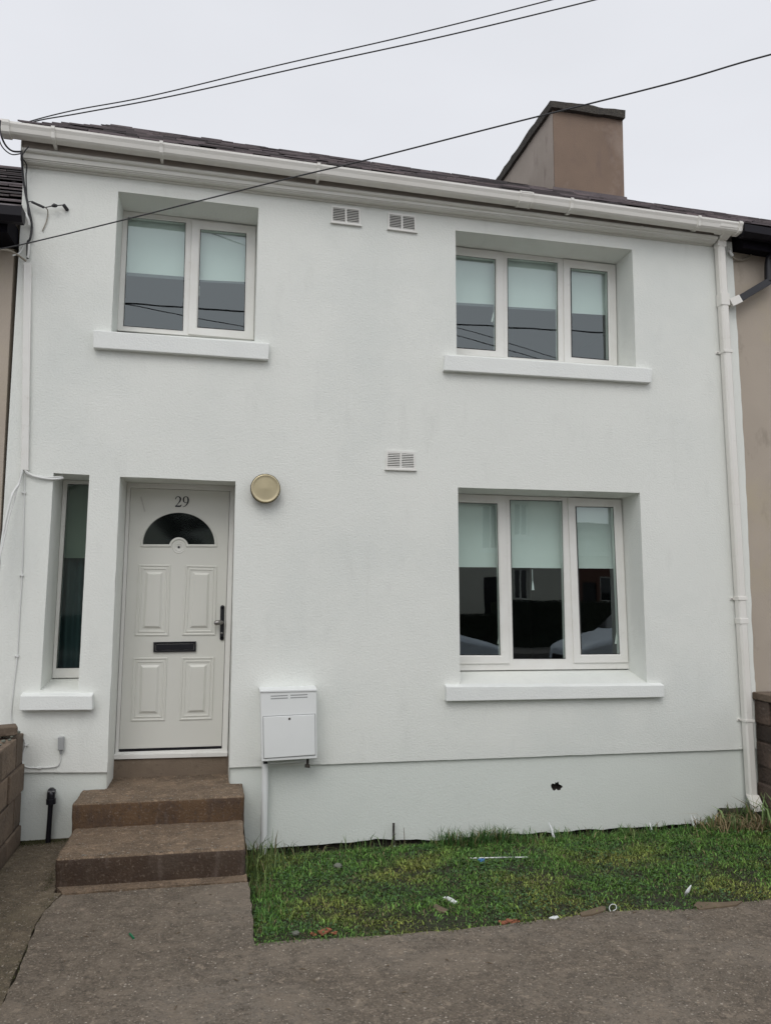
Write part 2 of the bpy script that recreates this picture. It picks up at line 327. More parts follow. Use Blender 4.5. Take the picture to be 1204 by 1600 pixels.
# ------------------------------------------------------------------ white house
H = thing('white_house', 'white rendered terraced house with number 29 on its pale door', 'house', (0,0,0))
RD = .30      # window reveal depth
OP = {   # opening corners on wall face TL TR BR BL ; frame corners at reveal depth
 'w1': ([(185,299),(404,324.5),(398,533),(174,518)], [(193,329),(401,353.5),(397,532),(183,516)]),
 'w2': ([(711,360),(987,390),(993,573),(713,554)], [(695,383),(961,413.8),(964,571),(697,553)]),
 'w3': ([(715,761.5),(999,770),(1010,1067),(718.6,1070)], [(699,771.5),(970.5,780),(982,1045),(702,1048)]),
 'nar': ([(84,739),(140,742),(122.6,1079),(63.5,1079)], [(99,749.7),(149,752),(132.4,1059),(81.5,1059.5)]),
}
DOORO = [(187.6,745),(368,752),(356,1212),(166.3,1204.6)]
plY = .022
def plz(x):   # plinth line height on the wall
    a = at(165.6,1205.5); b = at(359,1199.5); c = at(1164,1170.5)
    if x < a[0]: return a[1]+(x-a[0])*-.03
    if x < b[0]: return b[1]
    return b[1]+(x-b[0])*(c[1]-b[1])/(c[0]-b[0])
dTL, dTR = at(*DOORO[0]), at(*DOORO[1])
dBR, dBL = at(358,1226), at(166.3,1233)
def edge(p, q, step=.12, amp=.0016, seed=0):
    a = Vector((*p, 0)); b = Vector((*q, 0)); n = max(1, int((b-a).length/step)); out = []
    nr = Vector((-(b-a).y, (b-a).x, 0)).normalized()
    for k in range(n):
        t = k/n; pp = a.lerp(b, t)
        if k: pp = pp+nr*noise.noise(Vector((pp.x*6, pp.y*6, seed)))*amp*2
        out.append((pp.x, pp.y))
    return out
ptA = (-1.645, plz(-1.645)); topL = (-1.60, 5.50); topR = (4.64, 5.32)
rEdge = [(4.655, 4.9), (4.70, 3.4), at(1178,1060), at(1186,1165)]
lineR = [(rEdge[-1][0], plz(4.7))]
o_main = [topL, topR]+rEdge[:]
o_main = [topL]+[topR]+[rEdge[0]]+edge(rEdge[0], rEdge[1], .05, .004)+edge(rEdge[1], rEdge[2], .05, .004)+edge(rEdge[2], rEdge[3], .04, .005)+[rEdge[3]]
o_main += edge((rEdge[-1][0]-.001, plz(4.7)), (dBR[0]+(dTR[0]-dBR[0])*.1, plz(dBR[0])), .1, .0018)
# up and round the doorway
bR = (dBR[0]+(dTR[0]-dBR[0])*.06, plz(dBR[0])); bL = (dBL[0]+(dTL[0]-dBL[0])*.05, plz(dBL[0]))
o_main += edge(bR, dTR, .1, .0015)+edge(dTR, dTL, .1, .0015)+edge(dTL, bL, .1, .0015)+edge(bL, ptA, .06, .002)+[ptA]
holes = []
for k, (o, fr) in OP.items():
    c = [at(*p) for p in o]; lp = []
    for i in range(4): lp += edge(c[i], c[(i+1) % 4], .15, .0012, 3)
    holes.append(lp)
wallb = MB(); wallb.plate(o_main, holes, 0, .05, back=False, sides=False)
# returns: outer loop edges back to Y=.05
n = len(o_main)
wallb.add([(x, 0, z) for x, z in o_main]+[(x, .05, z) for x, z in o_main], [(i, (i+1) % n, n+(i+1) % n, n+i) for i in range(n)])
for (k, (o, fr)), lp in zip(OP.items(), holes):     # splayed reveals
    fc = [at(*p, RD) for p in fr]
    oc = [at(*p) for p in o]
    inner = []
    # parametrise hole loop points onto frame quad edges
    idx = 0
    for i in range(4):
        e = edge(oc[i], oc[(i+1) % 4], .15, .0012, 3); mlen = len(e)
        for j in range(mlen): inner.append(lerp(fc[i], fc[(i+1) % 4], j/mlen))
    q = len(lp)
    wallb.add([(x, 0, z) for x, z in lp]+[(x, RD+.06, z) for x, z in inner], [(i, (i+1) % q, q+(i+1) % q, q+i) for i in range(q)])
# door reveal
DD = .36
dIN = [at(198.8,753.5,DD), at(367,758.8,DD), at(355.5,1216,DD), at(177.5,1216,DD)]
xk = [(dTL, dIN[0]), (dTR, dIN[1]), (dBR, dIN[2]), (dBL, dIN[3])]
wallb.add([(dTL[0],0,dTL[1]),(dTR[0],0,dTR[1]),(dIN[1][0],DD+.06,dIN[1][1]),(dIN[0][0],DD+.06,dIN[0][1])], [(0,1,2,3)])
wallb.add([(dTR[0],0,dTR[1]),(dBR[0]+.001,0,.46),(dIN[2][0]+.003,DD+.06,.46),(dIN[1][0],DD+.06,dIN[1][1])], [(0,1,2,3)])
wallb.add([(dTL[0],0,dTL[1]),(dBL[0],0,.46),(dIN[3][0],DD+.06,.46),(dIN[0][0],DD+.06,dIN[0][1])], [(0,1,2,3)])
# end wall, back wall
wallb.add([(-1.6,0,5.5),(-1.645,0,-.2),(-1.645,8.8,-.2),(-1.6,8.8,5.55),(-1.6,4.4,8.18)], [(0,1,2,3,4)])
wallb.add([(-1.6,8.8,5.5),(-1.645,8.8,-.2),(4.76,8.8,-.2),(4.7,8.8,5.4)], [(0,1,2,3)])
wallb.add([(4.70,.05,5.3),(4.70,.05,-.2),(4.70,8.8,-.2),(4.70,8.8,5.4),(4.70,4.4,7.95)], [(0,1,2,3,4)])
wallb.build('wall', M['render'], H, fix=False)

# plinth, with the small broken hole
pb = MB()
hx, hz = at(868,1229,plY)
hole = []
for k in range(26):
    a = -2*PI*k/26; r = 1+.45*noise.noise(Vector((math.cos(a)*1.6, math.sin(a)*1.6, 4)))+.35*noise.noise(Vector((math.cos(a)*5, math.sin(a)*5, 9)))
    hole.append((hx+.046*r*math.cos(a), hz+.036*r*math.sin(a)))
base = [at(385,1328,plY), at(430,1325,plY), at(480,1321,plY), at(540,1317,plY), at(575,1313,plY), at(600,1311,plY), at(640,1312,plY), at(690,1313,plY), at(760,1307,plY), at(850,1300,plY), at(885,1300,plY), at(900,1297,plY), at(950,1295,plY), at(1020,1291,plY), at(1080,1287,plY), at(1129,1288,plY), at(1130,1270,plY), at(1160,1262,plY), at(1189,1262,plY)]
bb = []
for a, b in zip(base[:-1], base[1:]): bb += edge(a, b, .05, .009, 8)
bb.append(base[-1])
right = [(bb[-1][0]+.0, bb[-1][1]), at(1186,1170,plY)]
topl = [(4.72, plz(4.7)+.01), (dBR[0]+.002, plz(dBR[0])+.01)]
pb.plate([(dBR[0]+.001, .3), (LX, .2)]+bb[0:]+right[1:]+topl, [hole], plY, plY+.05, back=False)
pb.plate([(-1.645, .1)]+edge((-1.645,.172), (dBL[0], .165), .05, .005)+[(dBL[0], .165), (dBL[0]-.001, plz(dBL[0])+.01), (-1.645, plz(-1.645)+.01)], [], plY, plY+.05, back=False)
pb.build('plinth', M['plinth'], H, fix=False)
MB().box(-1.64, dBL[0]-.01, plY+.05, plY+.08, -.2, .60).box(dBR[0]+.02, 4.72, plY+.05, plY+.08, -.2, .60).build('foundation', M['dark'], H)  # near-black backing, paints the shaded gap below the plinth edge
hb = MB(); hn = len(hole)
hb.add([(x, plY+.004, z) for x, z in hole]+[(hx+(x-hx)*.8, plY+.049, hz+(z-hz)*.8) for x, z in hole], [(i, (i+1) % hn, hn+(i+1) % hn, hn+i) for i in range(hn)]+[tuple(range(hn, 2*hn))])
hb.build('hole', M['dark'], H)

# sills
def sill(pts, win, yf=-.055):
    q = [at(*p, yf) for p in pts]      # TL TR BR BL of its front face
    b = MB()
    tlb, trb = (q[0][0], q[0][1]+.016), (q[1][0], q[1][1]+.016)
    n = 16; vf = []; vb = []
    for i in range(n+1):
        t = i/n; a = lerp(q[3], q[2], t); c = lerp(q[0], q[1], t); w = noise.noise(Vector((c[0]*7, c[1]*7, 0)))*.003
        vf.append((a, (c[0], c[1]+w)))
    for i in range(n):
        (a0, c0), (a1, c1) = vf[i], vf[i+1]
        b.hexa([(a0[0],yf,a0[1]),(a1[0],yf,a1[1]),(c1[0],yf,c1[1]),(c0[0],yf,c0[1])],
               [(a0[0],.02,a0[1]),(a1[0],.02,a1[1]),(c1[0],.02,c1[1]+.016),(c0[0],.02,c0[1]+.016)])
    bm = b
    o = bm.build('window_sill', M['sill'], win, bevel=0)
    me = o.data; bmm = bmesh.new(); bmm.from_mesh(me); bmesh.ops.remove_doubles(bmm, verts=bmm.verts, dist=.0003)
    dup = {}
    for f in bmm.faces: dup.setdefault(tuple(sorted(v.index for v in f.verts)), []).append(f)
    bmesh.ops.delete(bmm, geom=[f for fs in dup.values() if len(fs) > 1 for f in fs], context='FACES_ONLY')
    bmm.to_mesh(me); bmm.free()
    md = o.modifiers.new('bevel', 'BEVEL'); md.width = .006; md.segments = 2; md.limit_method = 'ANGLE'; md.angle_limit = math.radians(50)
    return o

def ringq(mb, outer, inner, yf, yb, cham=.010):
    """mitred ring seen in the photo between two quads, with a chamfer down to the glass"""
    o = [at(*p, yf) for p in outer]; i_ = [at(*p, yf) for p in inner]
    cx = sum(p[0] for p in i_)/4; cz = sum(p[1] for p in i_)/4
    mid = []
    for k in range(4):
        d = (o[k][0]-i_[k][0], o[k][1]-i_[k][1]); L_ = math.hypot(*d) or 1
        t = min(.45, cham*1.4/L_); mid.append((i_[k][0]+d[0]*t, i_[k][1]+d[1]*t))
    vs = [(x,yb,z) for x,z in o]+[(x,yf+.003,z) for x,z in o]+[(o[k][0]+(mid[k][0]-o[k][0])*.06, yf, o[k][1]+(mid[k][1]-o[k][1])*.06) for k in range(4)]+[(x,yf,z) for x,z in mid]+[(x,yf+cham,z) for x,z in i_]+[(x,yb,z) for x,z in i_]
    fs = []
    for r in range(5):
        for k in range(4): fs.append((r*4+k, r*4+(k+1) % 4, (r+1)*4+(k+1) % 4, (r+1)*4+k))
    mb.add(vs, fs); return mb
def shrink(q, d):
    cx = sum(p[0] for p in q)/4; cy = sum(p[1] for p in q)/4
    return [(x+(cx-x)/abs(cx-x)*d, y+(cy-y)/abs(cy-y)*d) for x, y in q]
def window(outer, lights, label=None, blinds=True, blindmat='blind'):
    """outer: frame quad; lights: dicts(sash quad or None, glass quad, blind bottom y-left,y-right)"""
    fb = MB(); yf = RD
    hs = []
    for Lt in lights:
        g = Lt.get('sash') or Lt['glass']
        gg = shrink(Lt['sash'], 2.5) if Lt.get('sash') else Lt['glass']
        hs.append([at(*p, yf) for p in gg])
    fb.plate([at(*p, yf) for p in outer], hs, yf, yf+.06)
    w = fb.build('window', M['upvc'], H, bevel=.003)
    if label: w['label'] = label
    for Lt in lights:
        y0 = yf
        if Lt.get('sash'):
            y0 = yf-.014
            ringq(MB(), Lt['sash'], Lt['glass'], y0, yf+.05).build('sash', M['upvc_dirty'] if Lt.get('dirty') else M['upvc'], w)
        else:
            ringq(MB(), shrink(Lt['glass'], -1.2), Lt['glass'], y0-.002, yf+.03, .008).build('glazing_bead', M['upvc'], w)
        gq = [at(*p, y0+.009) for p in shrink(Lt['glass'], -.6)]; gi = [at(*p, y0+.009) for p in shrink(Lt['glass'], 1.0)]
        MB().plate(gq, [gi], y0+.0105, y0+.016).build('gasket', M['rubber'], w)
        pq = [at(*p, y0+.02) for p in shrink(Lt['glass'], -1.5)]
        MB().add([(x, y0+.020, z) for x, z in pq], [(3,2,1,0)]).build('pane', M[Lt.get('gm', 'glass')], w, fix=False)
        if 'blind' in Lt:
            yb = yf+.085; g = Lt['glass']
            bl, br = Lt['blind']
            q = [(g[0][0]-6, g[0][1]-6), (g[1][0]+6, g[1][1]-6), (g[1][0]+6+(g[2][0]-g[1][0])*.5, br), (g[0][0]-6+(g[3][0]-g[0][0])*.5, bl)]
            MB().quadbox(q, yb, yb+.002).build('roller_blind', M[blindmat], w)
            if Lt.get('wirebar'):
                h = Lt['wirebar']
                MB().quadbox([(q[3][0], bl), (q[2][0], br), (q[2][0], br+h), (q[3][0], bl+h)], yb-.004, yb+.004).build('wire_reflection_bar', M['wirebar'], w)
        for (hx_, hy0, hx2, hy2) in Lt.get('handle', []):
            a = at3(hx_, hy0, y0+.03+.03); b_ = at3(hx2, hy2, y0+.06)
            MB().tube([a, b_], [.006, .009], 8).build('window_handle', M['upvc'], w)
    return w
Wd1 = window(OP['w1'][1], [
  dict(glass=[(200,338),(290.4,347.3),(286,517),(192.5,509.5)], blind=(425,433), wirebar=5),
  dict(sash=[(300,343.6),(400,353.7),(396,531),(294,522)], glass=[(313.2,357.4),(385,364),(382,517),(308.3,511.4)], blind=(437,441), wirebar=3, handle=[(311,447,310,462)])],
  'two-light upper window with blinds half drawn')
Wd2 = window(OP['w2'][1], [
  dict(sash=[(696,383.5),(786,394),(787.4,558.6),(698,554)], glass=[(706,397),(774,404.5),(774.2,548),(707,543)], blind=(472,476.5), wirebar=4, handle=[(771,488,768,503)]),
  dict(glass=[(792.2,402.5),(870.7,410),(872,563.4),(793,557.8)], blind=(479,484), wirebar=3),
  dict(sash=[(879.8,404.5),(961,413.8),(964,571),(881.5,565.7)], glass=[(891,418),(949,424),(951.2,562.9),(892.8,557.8)], blind=(489,493))],
  'three-light upper window with blinds half drawn')
Wd3 = window(OP['w3'][1], [
  dict(sash=[(700,771),(789.8,774),(796,1037),(703,1038)], glass=[(708,784.5),(776.9,786.6),(782,1024.2),(711,1024)], blind=(886,886.5), handle=[(779.5,990,778,1006)]),
  dict(glass=[(796,780.7),(878,782.4),(883.3,1030),(801.3,1030)], blind=(887,888)),
  dict(sash=[(886.7,777.2),(969.8,781.4),(981,1035.3),(896.5,1036)], glass=[(899,791.2),(958.3,792.2),(968.7,1022.4),(907.7,1023.1)], blind=(888,888.5), handle=[(963.5,984,961,1006)])],
  'three-light ground floor window over a deep sill')
Wd4 = window(OP['nar'][1], [dict(glass=[(105.8,756),(147,757),(130,1044),(87.8,1044.6)], gm='frost')], 'tall narrow window beside the door')
sill([(145.8,515.5),(421.2,536.8),(419.3,562),(145.8,543)], Wd1)
sill([(695.6,554),(1019,576),(1017,598),(693.4,578.4)], Wd2)
sill([(696.6,1073),(1037.4,1070.5),(1037.4,1089.5),(697.3,1096)], Wd3)
sill([(31.8,1087),(144.5,1087),(144.5,1109.5),(29.9,1110.5)], Wd4, -.07)
# blind cord with its white toggle
a = at3(831, 890, .37); b_ = at3(831.5, 908, .37)
MB().tube([a, b_], .0025, 6).tube([b_, at3(831.8, 914, .37), at3(832, 922, .37)], [.004, .009, .013], 10).build('blind_cord', M['litter'], Wd3)
# curtain behind the narrow window
cb = MB(); nn = 26
x0 = at(80,760,.42)[0]; x1 = at(160,760,.42)[0]; zt = at(90,745,.42)[1]; zb = at(90,1060,.42)[1]
vs = []
for i in range(nn):
    x = x0+(x1-x0)*i/(nn-1); y = .45+.025*math.sin(i*1.1)
    vs += [(x, y, zb), (x, y, zt)]
MB().quadbox([(96,745),(160,745),(150,872),(86,872)], .385, .388).build('roller_blind', M['olive'], Wd4)
cb.add(vs, [(2*i, 2*i+2, 2*i+3, 2*i+1) for i in range(nn-1)], True).build('curtain', M['teal'], Wd4, fix=False)
# rooms behind the glass
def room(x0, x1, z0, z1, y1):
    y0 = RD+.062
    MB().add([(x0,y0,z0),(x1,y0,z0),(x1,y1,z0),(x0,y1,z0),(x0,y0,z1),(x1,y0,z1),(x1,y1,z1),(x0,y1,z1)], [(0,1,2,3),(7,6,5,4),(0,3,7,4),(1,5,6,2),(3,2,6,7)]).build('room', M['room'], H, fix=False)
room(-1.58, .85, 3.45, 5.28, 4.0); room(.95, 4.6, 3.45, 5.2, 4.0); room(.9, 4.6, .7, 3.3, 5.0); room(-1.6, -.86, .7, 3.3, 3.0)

# ------------------------------------------------------------------ front door
leaf = [(204.9,762.6),(358.9,768),(346,1168.3),(186,1173.7)]
YL = DD+.012                     # leaf face
D_ = MB()
# fanlight opening (photo points on the leaf plane)
def arc(cx, cy, rx, ry, a0, a1, n): return [(cx+rx*math.cos(a0+(a1-a0)*i/n), cy-ry*math.sin(a0+(a1-a0)*i/n)) for i in range(n+1)]
fcx, fcy = 279.4, 850.6
def fan(rx, ry, rb, drop=0, base=0):
    y = fcy+base; th = .0
    top = arc(fcx, y, rx, ry, PI, 0, 28)         # left -> right over the top
    bump = arc(fcx, 855+0, rb, rb, math.asin(min(.99, max(0,(855-y)/rb))), PI-math.asin(min(.99, max(0,(855-y)/rb))), 12)   # right -> left over the boss
    return top+bump
glass_loop = [at(*p, YL) for p in fan(56, 49.5, 15.5)]
D_.plate([at(*p, YL) for p in leaf], [glass_loop], YL, YL+.045)
door = D_.build('door', M['door'], H, bevel=0); door['label'] = 'pale grey-white panelled door numbered 29'
# frame
fr = MB()
fo = [(198.8,753.5),(367,758.8),(355.5,1180),(179.5,1184)]
fi = shrink(leaf, -.7)
fr.plate([at(*p, DD) for p in fo], [[at(*p, DD) for p in [(204.2,761.9),(359.7,767.3),(346.7,1170.2),(185.3,1175.4)]]], DD, DD+.07)
fr.build('door_frame', M['upvc'], door, bevel=.004)
th = MB(); th.hexa([(*[at(178,1179.5,DD-.03)[0]], DD-.03, at(178,1179.5,DD-.03)[1]), (at(356,1175.5,DD-.03)[0], DD-.03, at(356,1175.5,DD-.03)[1]), (at(355.5,1182,DD-.03)[0], DD-.03, at(355.5,1182,DD-.03)[1]), (at(178,1186.8,DD-.03)[0], DD-.03, at(178,1186.8,DD-.03)[1])],
  [(at(178,1179.5,DD-.03)[0], DD+.05, at(178,1179.5,DD-.03)[1]+.004), (at(356,1175.5,DD-.03)[0], DD+.05, at(356,1175.5,DD-.03)[1]+.004), (at(355.5,1182,DD-.03)[0], DD+.05, at(355.5,1182,DD-.03)[1]), (at(178,1186.8,DD-.03)[0], DD+.05, at(178,1186.8,DD-.03)[1])])
th.build('threshold', M['upvc'], door, bevel=.003)
MB().quadbox([(185.6,1170.6),(346.2,1165.6),(346.0,1168.6),(185.4,1174.2)], YL-.004, YL+.02).build('leaf_gap_shade', M['black'], door)  # black strip painting the shaded gap under the leaf
# fanlight
gp = [at(*p, YL+.012) for p in fan(57, 50.5, 14.8, base=.6)]
MB().plate(gp, [], YL+.012, YL+.018).build('fanlight', M['fanglass'], door)
MB().quadbox([(205,775),(352,780),(350,880),(203,880)], YL+.048, YL+.055).build('backing', M['room'], door)
mb = MB()
o1 = [at(*p, YL-.012) for p in fan(60.5, 54, 11.6, base=4.2)]; i1 = [at(*p, YL-.012) for p in fan(56.4, 49.9, 15.2, base=.2)]
n = min(len(o1), len(i1))
def bridge(mb, loops):     # loops: list of (points, y)
    k = len(loops[0][0])
    vs = [(x, y, z) for pts, y in loops for x, z in pts]
    mb.add(vs, [(r*k+i, r*k+(i+1) % k, (r+1)*k+(i+1) % k, (r+1)*k+i) for r in range(len(loops)-1) for i in range(k)])
mid1 = [lerp(a, b, .25) for a, b in zip(o1, i1)]; mid2 = [lerp(a, b, .75) for a, b in zip(o1, i1)]
bridge(mb, [(o1, YL+.0005), (mid1, YL-.010), (mid2, YL-.010), (i1, YL+.012)])
mb.build('fanlight_moulding', M['door'], door, fix=True)
bx, bz = at(279.6, 855, YL)
MB().lathe((bx, YL, bz), [(.054,.001), (.052,-.0025), (.048,-.003), (.045,-.0015), (.0005,-.0015)], seg=32).lathe((bx, YL, bz), [(.036,.0), (.034,-.0035), (.031,-.0035), (.029,-.002), (.0005,-.002)], seg=32).build('boss', M['door'], door)
MB().lathe((bx, YL, bz), [(.0095,.002), (.0095,-.006), (.006,-.007), (.001,-.006)], seg=16).build('spyhole', M['black'], door)
# raised panels
def panel(q):
    c = [at(*p, YL) for p in q]
    cx = sum(p[0] for p in c)/4; cz = sum(p[1] for p in c)/4
    def ins(d):
        return [(x+math.copysign(d, cx-x), z+math.copysign(d, cz-z)) for x, z in c]
    steps = [(0,.001), (.003,-.007), (.011,-.008), (.017,-.0015), (.026,-.0015), (.029,-.006), (.037,-.0065), (.041,-.0012), (.060,-.0012), (.080,-.014)]
    mb = MB(); bridge(mb, [(ins(d), YL+y) for d, y in steps])
    mb.add([(x, YL-.014, z) for x, z in ins(.080)], [(0,1,2,3)])
    mb.build('panel', M['door'], door)
panel([(217,881.8),(266.8,882.5),(263.7,993.5),(210.4,993.5)])
panel([(290.4,883),(339.5,884),(336.7,992.5),(284.5,993)])
panel([(208,1027.5),(262,1027),(258.2,1126),(204.4,1127)])
panel([(283.8,1027),(335.2,1026.5),(331.8,1124),(280,1125.5)])
# letterbox
lb = MB(); ringq(lb, [(239.8,1003.4),(306.6,1002.2),(306.2,1018),(239.6,1019.4)], [(243,1006),(303.6,1005),(303.2,1015.6),(242.8,1016.8)], YL-.016, YL, .005)
lb = lb.build('letterbox', M['black'], door)
MB().quadbox([(243.6,1006.6),(303.0,1005.6),(302.6,1015),(243.4,1016.2)], YL-.010, YL).build('letterbox_flap', M['black'], door, bevel=.003)
# handle
hp = MB(); q = [at(344.3,951,YL), at(350.9,951,YL), at(350.3,995,YL), at(343.5,995,YL)]
hw = (q[1][0]-q[0][0])/2
hp.tube([(q[0][0]+hw, YL-.004, q[0][1]+.012), (q[3][0]+hw, YL-.004, q[3][1]-.012)], hw, 14)
hp.v = [(x, YL-.013 if y < YL-.004-hw*.3 else (YL-.002 if y > YL else y), z) for x, y, z in hp.v]
for zc, c in ((q[0][1]+.012, q[0][0]+hw), (q[3][1]-.012, q[3][0]+hw)):
    hp.lathe((c, YL, zc), [(hw,-.001), (hw,-.011), (hw*.8,-.013)], seg=20)
hpo = hp.build('handle_plate', M['black'], door)
a = at3(346.6,972.5,YL-.05); b_ = at3(334.5,973.5,YL-.055)
MB().tube([at3(347,972.5,YL-.01), a, lerp(a, b_, .3), lerp(a, b_, .75), b_], [.013,.016,.019,.021,.010], 14).build('door_handle', M['metalgrey'], door)
kx, kz = at(346.4,989,YL)
MB().lathe((kx, YL-.012, kz), [(.009,.002), (.009,-.004), (.002,-.005)], seg=14).build('keyhole', M['metalgrey'], door)
# house number 29, serif digits
nb = MB(); n0 = at(273.2,792,YL); n1 = at(295.4,775.8,YL); Hn = n1[1]-n0[1]
def stroke(pts, ox, sc):
    P = [Vector((p[0], p[1], 0)) for p in pts]; sm = smoothpath(P, 6)
    ws = smoothpath([Vector((p[2], 0, 0)) for p in pts], 6)
    Lf = []; Rt = []
    for i, p in enumerate(sm):
        t = (sm[min(i+1, len(sm)-1)]-sm[max(i-1, 0)]).normalized(); nr = Vector((-t.y, t.x, 0)); w = ws[i].x/2
        Lf.append(p+nr*w); Rt.append(p-nr*w)
    k = len(Lf); vs = []
    for y in (YL-.004, YL+.001):
        vs += [(n0[0]+ox+p.x*sc, y, n0[1]+p.y*sc) for p in Lf]+[(n0[0]+ox+p.x*sc, y, n0[1]+p.y*sc) for p in Rt]
    fs = [(i, i+1, k+i+1, k+i) for i in range(k-1)]+[(2*k+i, 3*k+i, 3*k+i+1, 2*k+i+1) for i in range(k-1)]
    fs += [(i, 2*k+i, 2*k+i+1, i+1) for i in range(k-1)]+[(k+i, k+i+1, 3*k+i+1, 3*k+i) for i in range(k-1)]+[(0,k,3*k,2*k),(k-1,2*k-1,4*k-1,3*k-1)]
    nb.add(vs, fs)
stroke([(.06,.70,.07),(.09,.84,.08),(.20,.95,.06),(.34,.95,.08),(.47,.84,.14),(.49,.68,.15),(.42,.50,.11),(.28,.30,.06),(.10,.08,.05)], 0, Hn)
stroke([(.04,.065,.13),(.2,.065,.13),(.46,.07,.13),(.54,.12,.10),(.60,.24,.03)], 0, Hn)
ox = .68*Hn
stroke([(.30,.985,.05),(.14,.90,.10),(.085,.70,.135),(.13,.50,.10),(.26,.42,.045),(.38,.45,.05)], ox, Hn)
stroke([(.28,.98,.05),(.42,.93,.09),(.50,.78,.14),(.51,.58,.145),(.45,.36,.12),(.32,.16,.08),(.16,.05,.05),(.05,.015,.03)], ox, Hn)
nb.build('house_number', M['black'], door)
# old scratch left by tape on the door
MB().quadbox([(219.5,776.5),(221.5,776),(227.5,799),(225.5,800)], YL-.0008, YL).build('tape_mark', M['tape'] if 'tape' in M else mat('tape_mark', (.52,.51,.47), .6), door)

# ------------------------------------------------------------------ eaves, gutter, roof
XL0, XR0 = at(34,225,-.12)[0], at(1122,380,-.12)[0]
def zat(lpx, rpx, Y):   # line height function at plane Y from a left and right photo point
    a = at(*lpx, Y); b = at(*rpx, Y)
    return lambda X: a[1]+(X-a[0])*(b[1]-a[1])/(b[0]-a[0])
z_top = zat((4,187.5), (1160,347.5), -.245)          # gutter front lip
z_rail = zat((45,230.5), (1121,368), -.115)
z_bot = zat((44,261), (1121,386.5), 0)
gx0, gx1 = at(7,200,-.24)[0], at(1156,352,-.24)[0]
def gprof(X, e=0, dz=0):
    z = z_top(X)+dz
    return [(-.130+e*0,z+.004), (-.130,z-.078-e), (-.150,z-.088-e), (-.214-e,z-.083-e), (-.228-e,z-.070-e), (-.236-e,z-.040), (-.247-e,z-.016), (-.247-e,z+.0), (-.237,z+.0), (-.230,z-.03), (-.2,z-.06), (-.14,z-.06), (-.138,z)]
gb = MB(); gb.sweep(gx0, gprof(gx0), gx1, gprof(gx1)); 
gutter = gb.build('gutter', M['gutter'], H, fix=True)
def gclip(X, w, e, name='bracket', material='gutter', full=False):
    b = MB(); p0 = gprof(X-w/2, e)[:8]; p1 = gprof(X+w/2, e)[:8]
    b.sweep(X-w/2, p0, X+w/2, p1)
    i0 = gprof(X-w/2, -.001)[:8]; i1 = gprof(X+w/2, -.001)[:8]
    for (xx, pa, pb_) in ((X-w/2, p0, i0), (X+w/2, p1, i1)):
        k = len(pa); b.add([(xx, y, z) for y, z in pa]+[(xx, y, z) for y, z in pb_], [(i, i+1, k+i+1, k+i) for i in range(k-1)])
    z = z_top(X); b.box(X-w/2, X+w/2, -.255, -.225, z-.004, z+.006)
    b.build(name, M[material], gutter, fix=True)
for px in (83, 252, 498, 893, 1092):
    X = at(px, 200+(px/1204)*160, -.24)[0]; gclip(X, .026, .011)
    MB().hexa([(X-.011,-.17,z_top(X)-.10),(X+.011,-.17,z_top(X)-.10),(X+.011,-.15,z_top(X)-.085),(X-.011,-.15,z_top(X)-.085)], [(X-.011,-.102,z_rail(X)+.012),(X+.011,-.102,z_rail(X)+.012),(X+.011,-.096,z_rail(X)+.05),(X-.011,-.096,z_rail(X)+.05)]).build('strap', M['gutter'], gutter)
ux = at(822, 305, -.24)[0]
gclip(ux-.055, .014, .009); gclip(ux+.055, .014, .009); gclip(ux, .10, .005, 'union')
for X in (gx0+.005, gx1-.002):
    gclip(X, .06 if X < 0 else .03, .010, 'end_cap')
    pr = gprof(X, .006)[:8]; xx = X-.028 if X < 0 else X+.016
    pr0 = [(y, z) for y, z in pr]; MB().add([(xx, y, z) for y, z in pr0]+[(xx+.01, y, z) for y, z in pr0], [tuple(range(8)), tuple(range(15, 7, -1))]+[(i, (i+1) % 8, 8+(i+1) % 8, 8+i) for i in range(8)]).build('end_cap', M['gutter'], gutter)
# fascia board (dark strip, gutter shade painted into its colour) and white moulding
fb = MB(); fb.hexa([(XL0,-.095,z_rail(XL0)-.01),(XR0+.02,-.095,z_rail(XR0)-.01),(XR0+.02,-.095,z_top(XR0)-.0),(XL0,-.095,z_top(XL0)-.0)],
  [(XL0,-.04,z_rail(XL0)-.01),(XR0+.02,-.04,z_rail(XR0)-.01),(XR0+.02,-.04,z_top(XR0)-.0),(XL0,-.04,z_top(XL0)-.0)])
fb.build('fascia', M['fascia'], H)
MB().hexa([(XL0,-.10,z_top(XL0)-.02),(XR0+.3,-.10,z_top(XR0)-.02),(XR0+.3,-.10,z_top(XR0)+.0),(XL0,-.10,z_top(XL0)+.0)],
  [(XL0,.3,z_top(XL0)-.02),(XR0+.3,.3,z_top(XR0)-.02),(XR0+.3,.3,z_top(XR0)+.0),(XL0,.3,z_top(XL0)+.0)]).build('soffit', M['fascia'], H)
def mprof(X):
    t = z_rail(X); b = z_bot(X); h = t-b
    P = [(-.06,t+.006),(-.078,t+.001),(-.086,t-.008),(-.086,t-.020),(-.078,t-.028),(-.060,t-.033),(-.060,t-h*.70),(-.050,t-h*.705),(-.050,t-h*.80),(-.040,t-h*.805),(-.040,t-h*.88),(-.022,t-h*.885),(-.022,b-.002),(0.01,b-.004)]
    return [(y-.03 if y < -.03 else y, z) for y, z in P]
tb = MB(); XS = np.linspace(XL0, XR0, 40)
for a, b_ in zip(XS[:-1], XS[1:]):
    wob = lambda X: [(y+.0015*noise.noise(Vector((X*3, y*50, 0))), z+.0025*noise.noise(Vector((X*2, z, 3)))) for y, z in mprof(X)]
    tb.sweep(a, wob(a), b_, wob(b_))
pl = mprof(XL0); tb.add([(XL0, y, z) for y, z in pl], [tuple(range(len(pl)))])
trim = tb.build('eaves_moulding', M['trim'], H, fix=False)
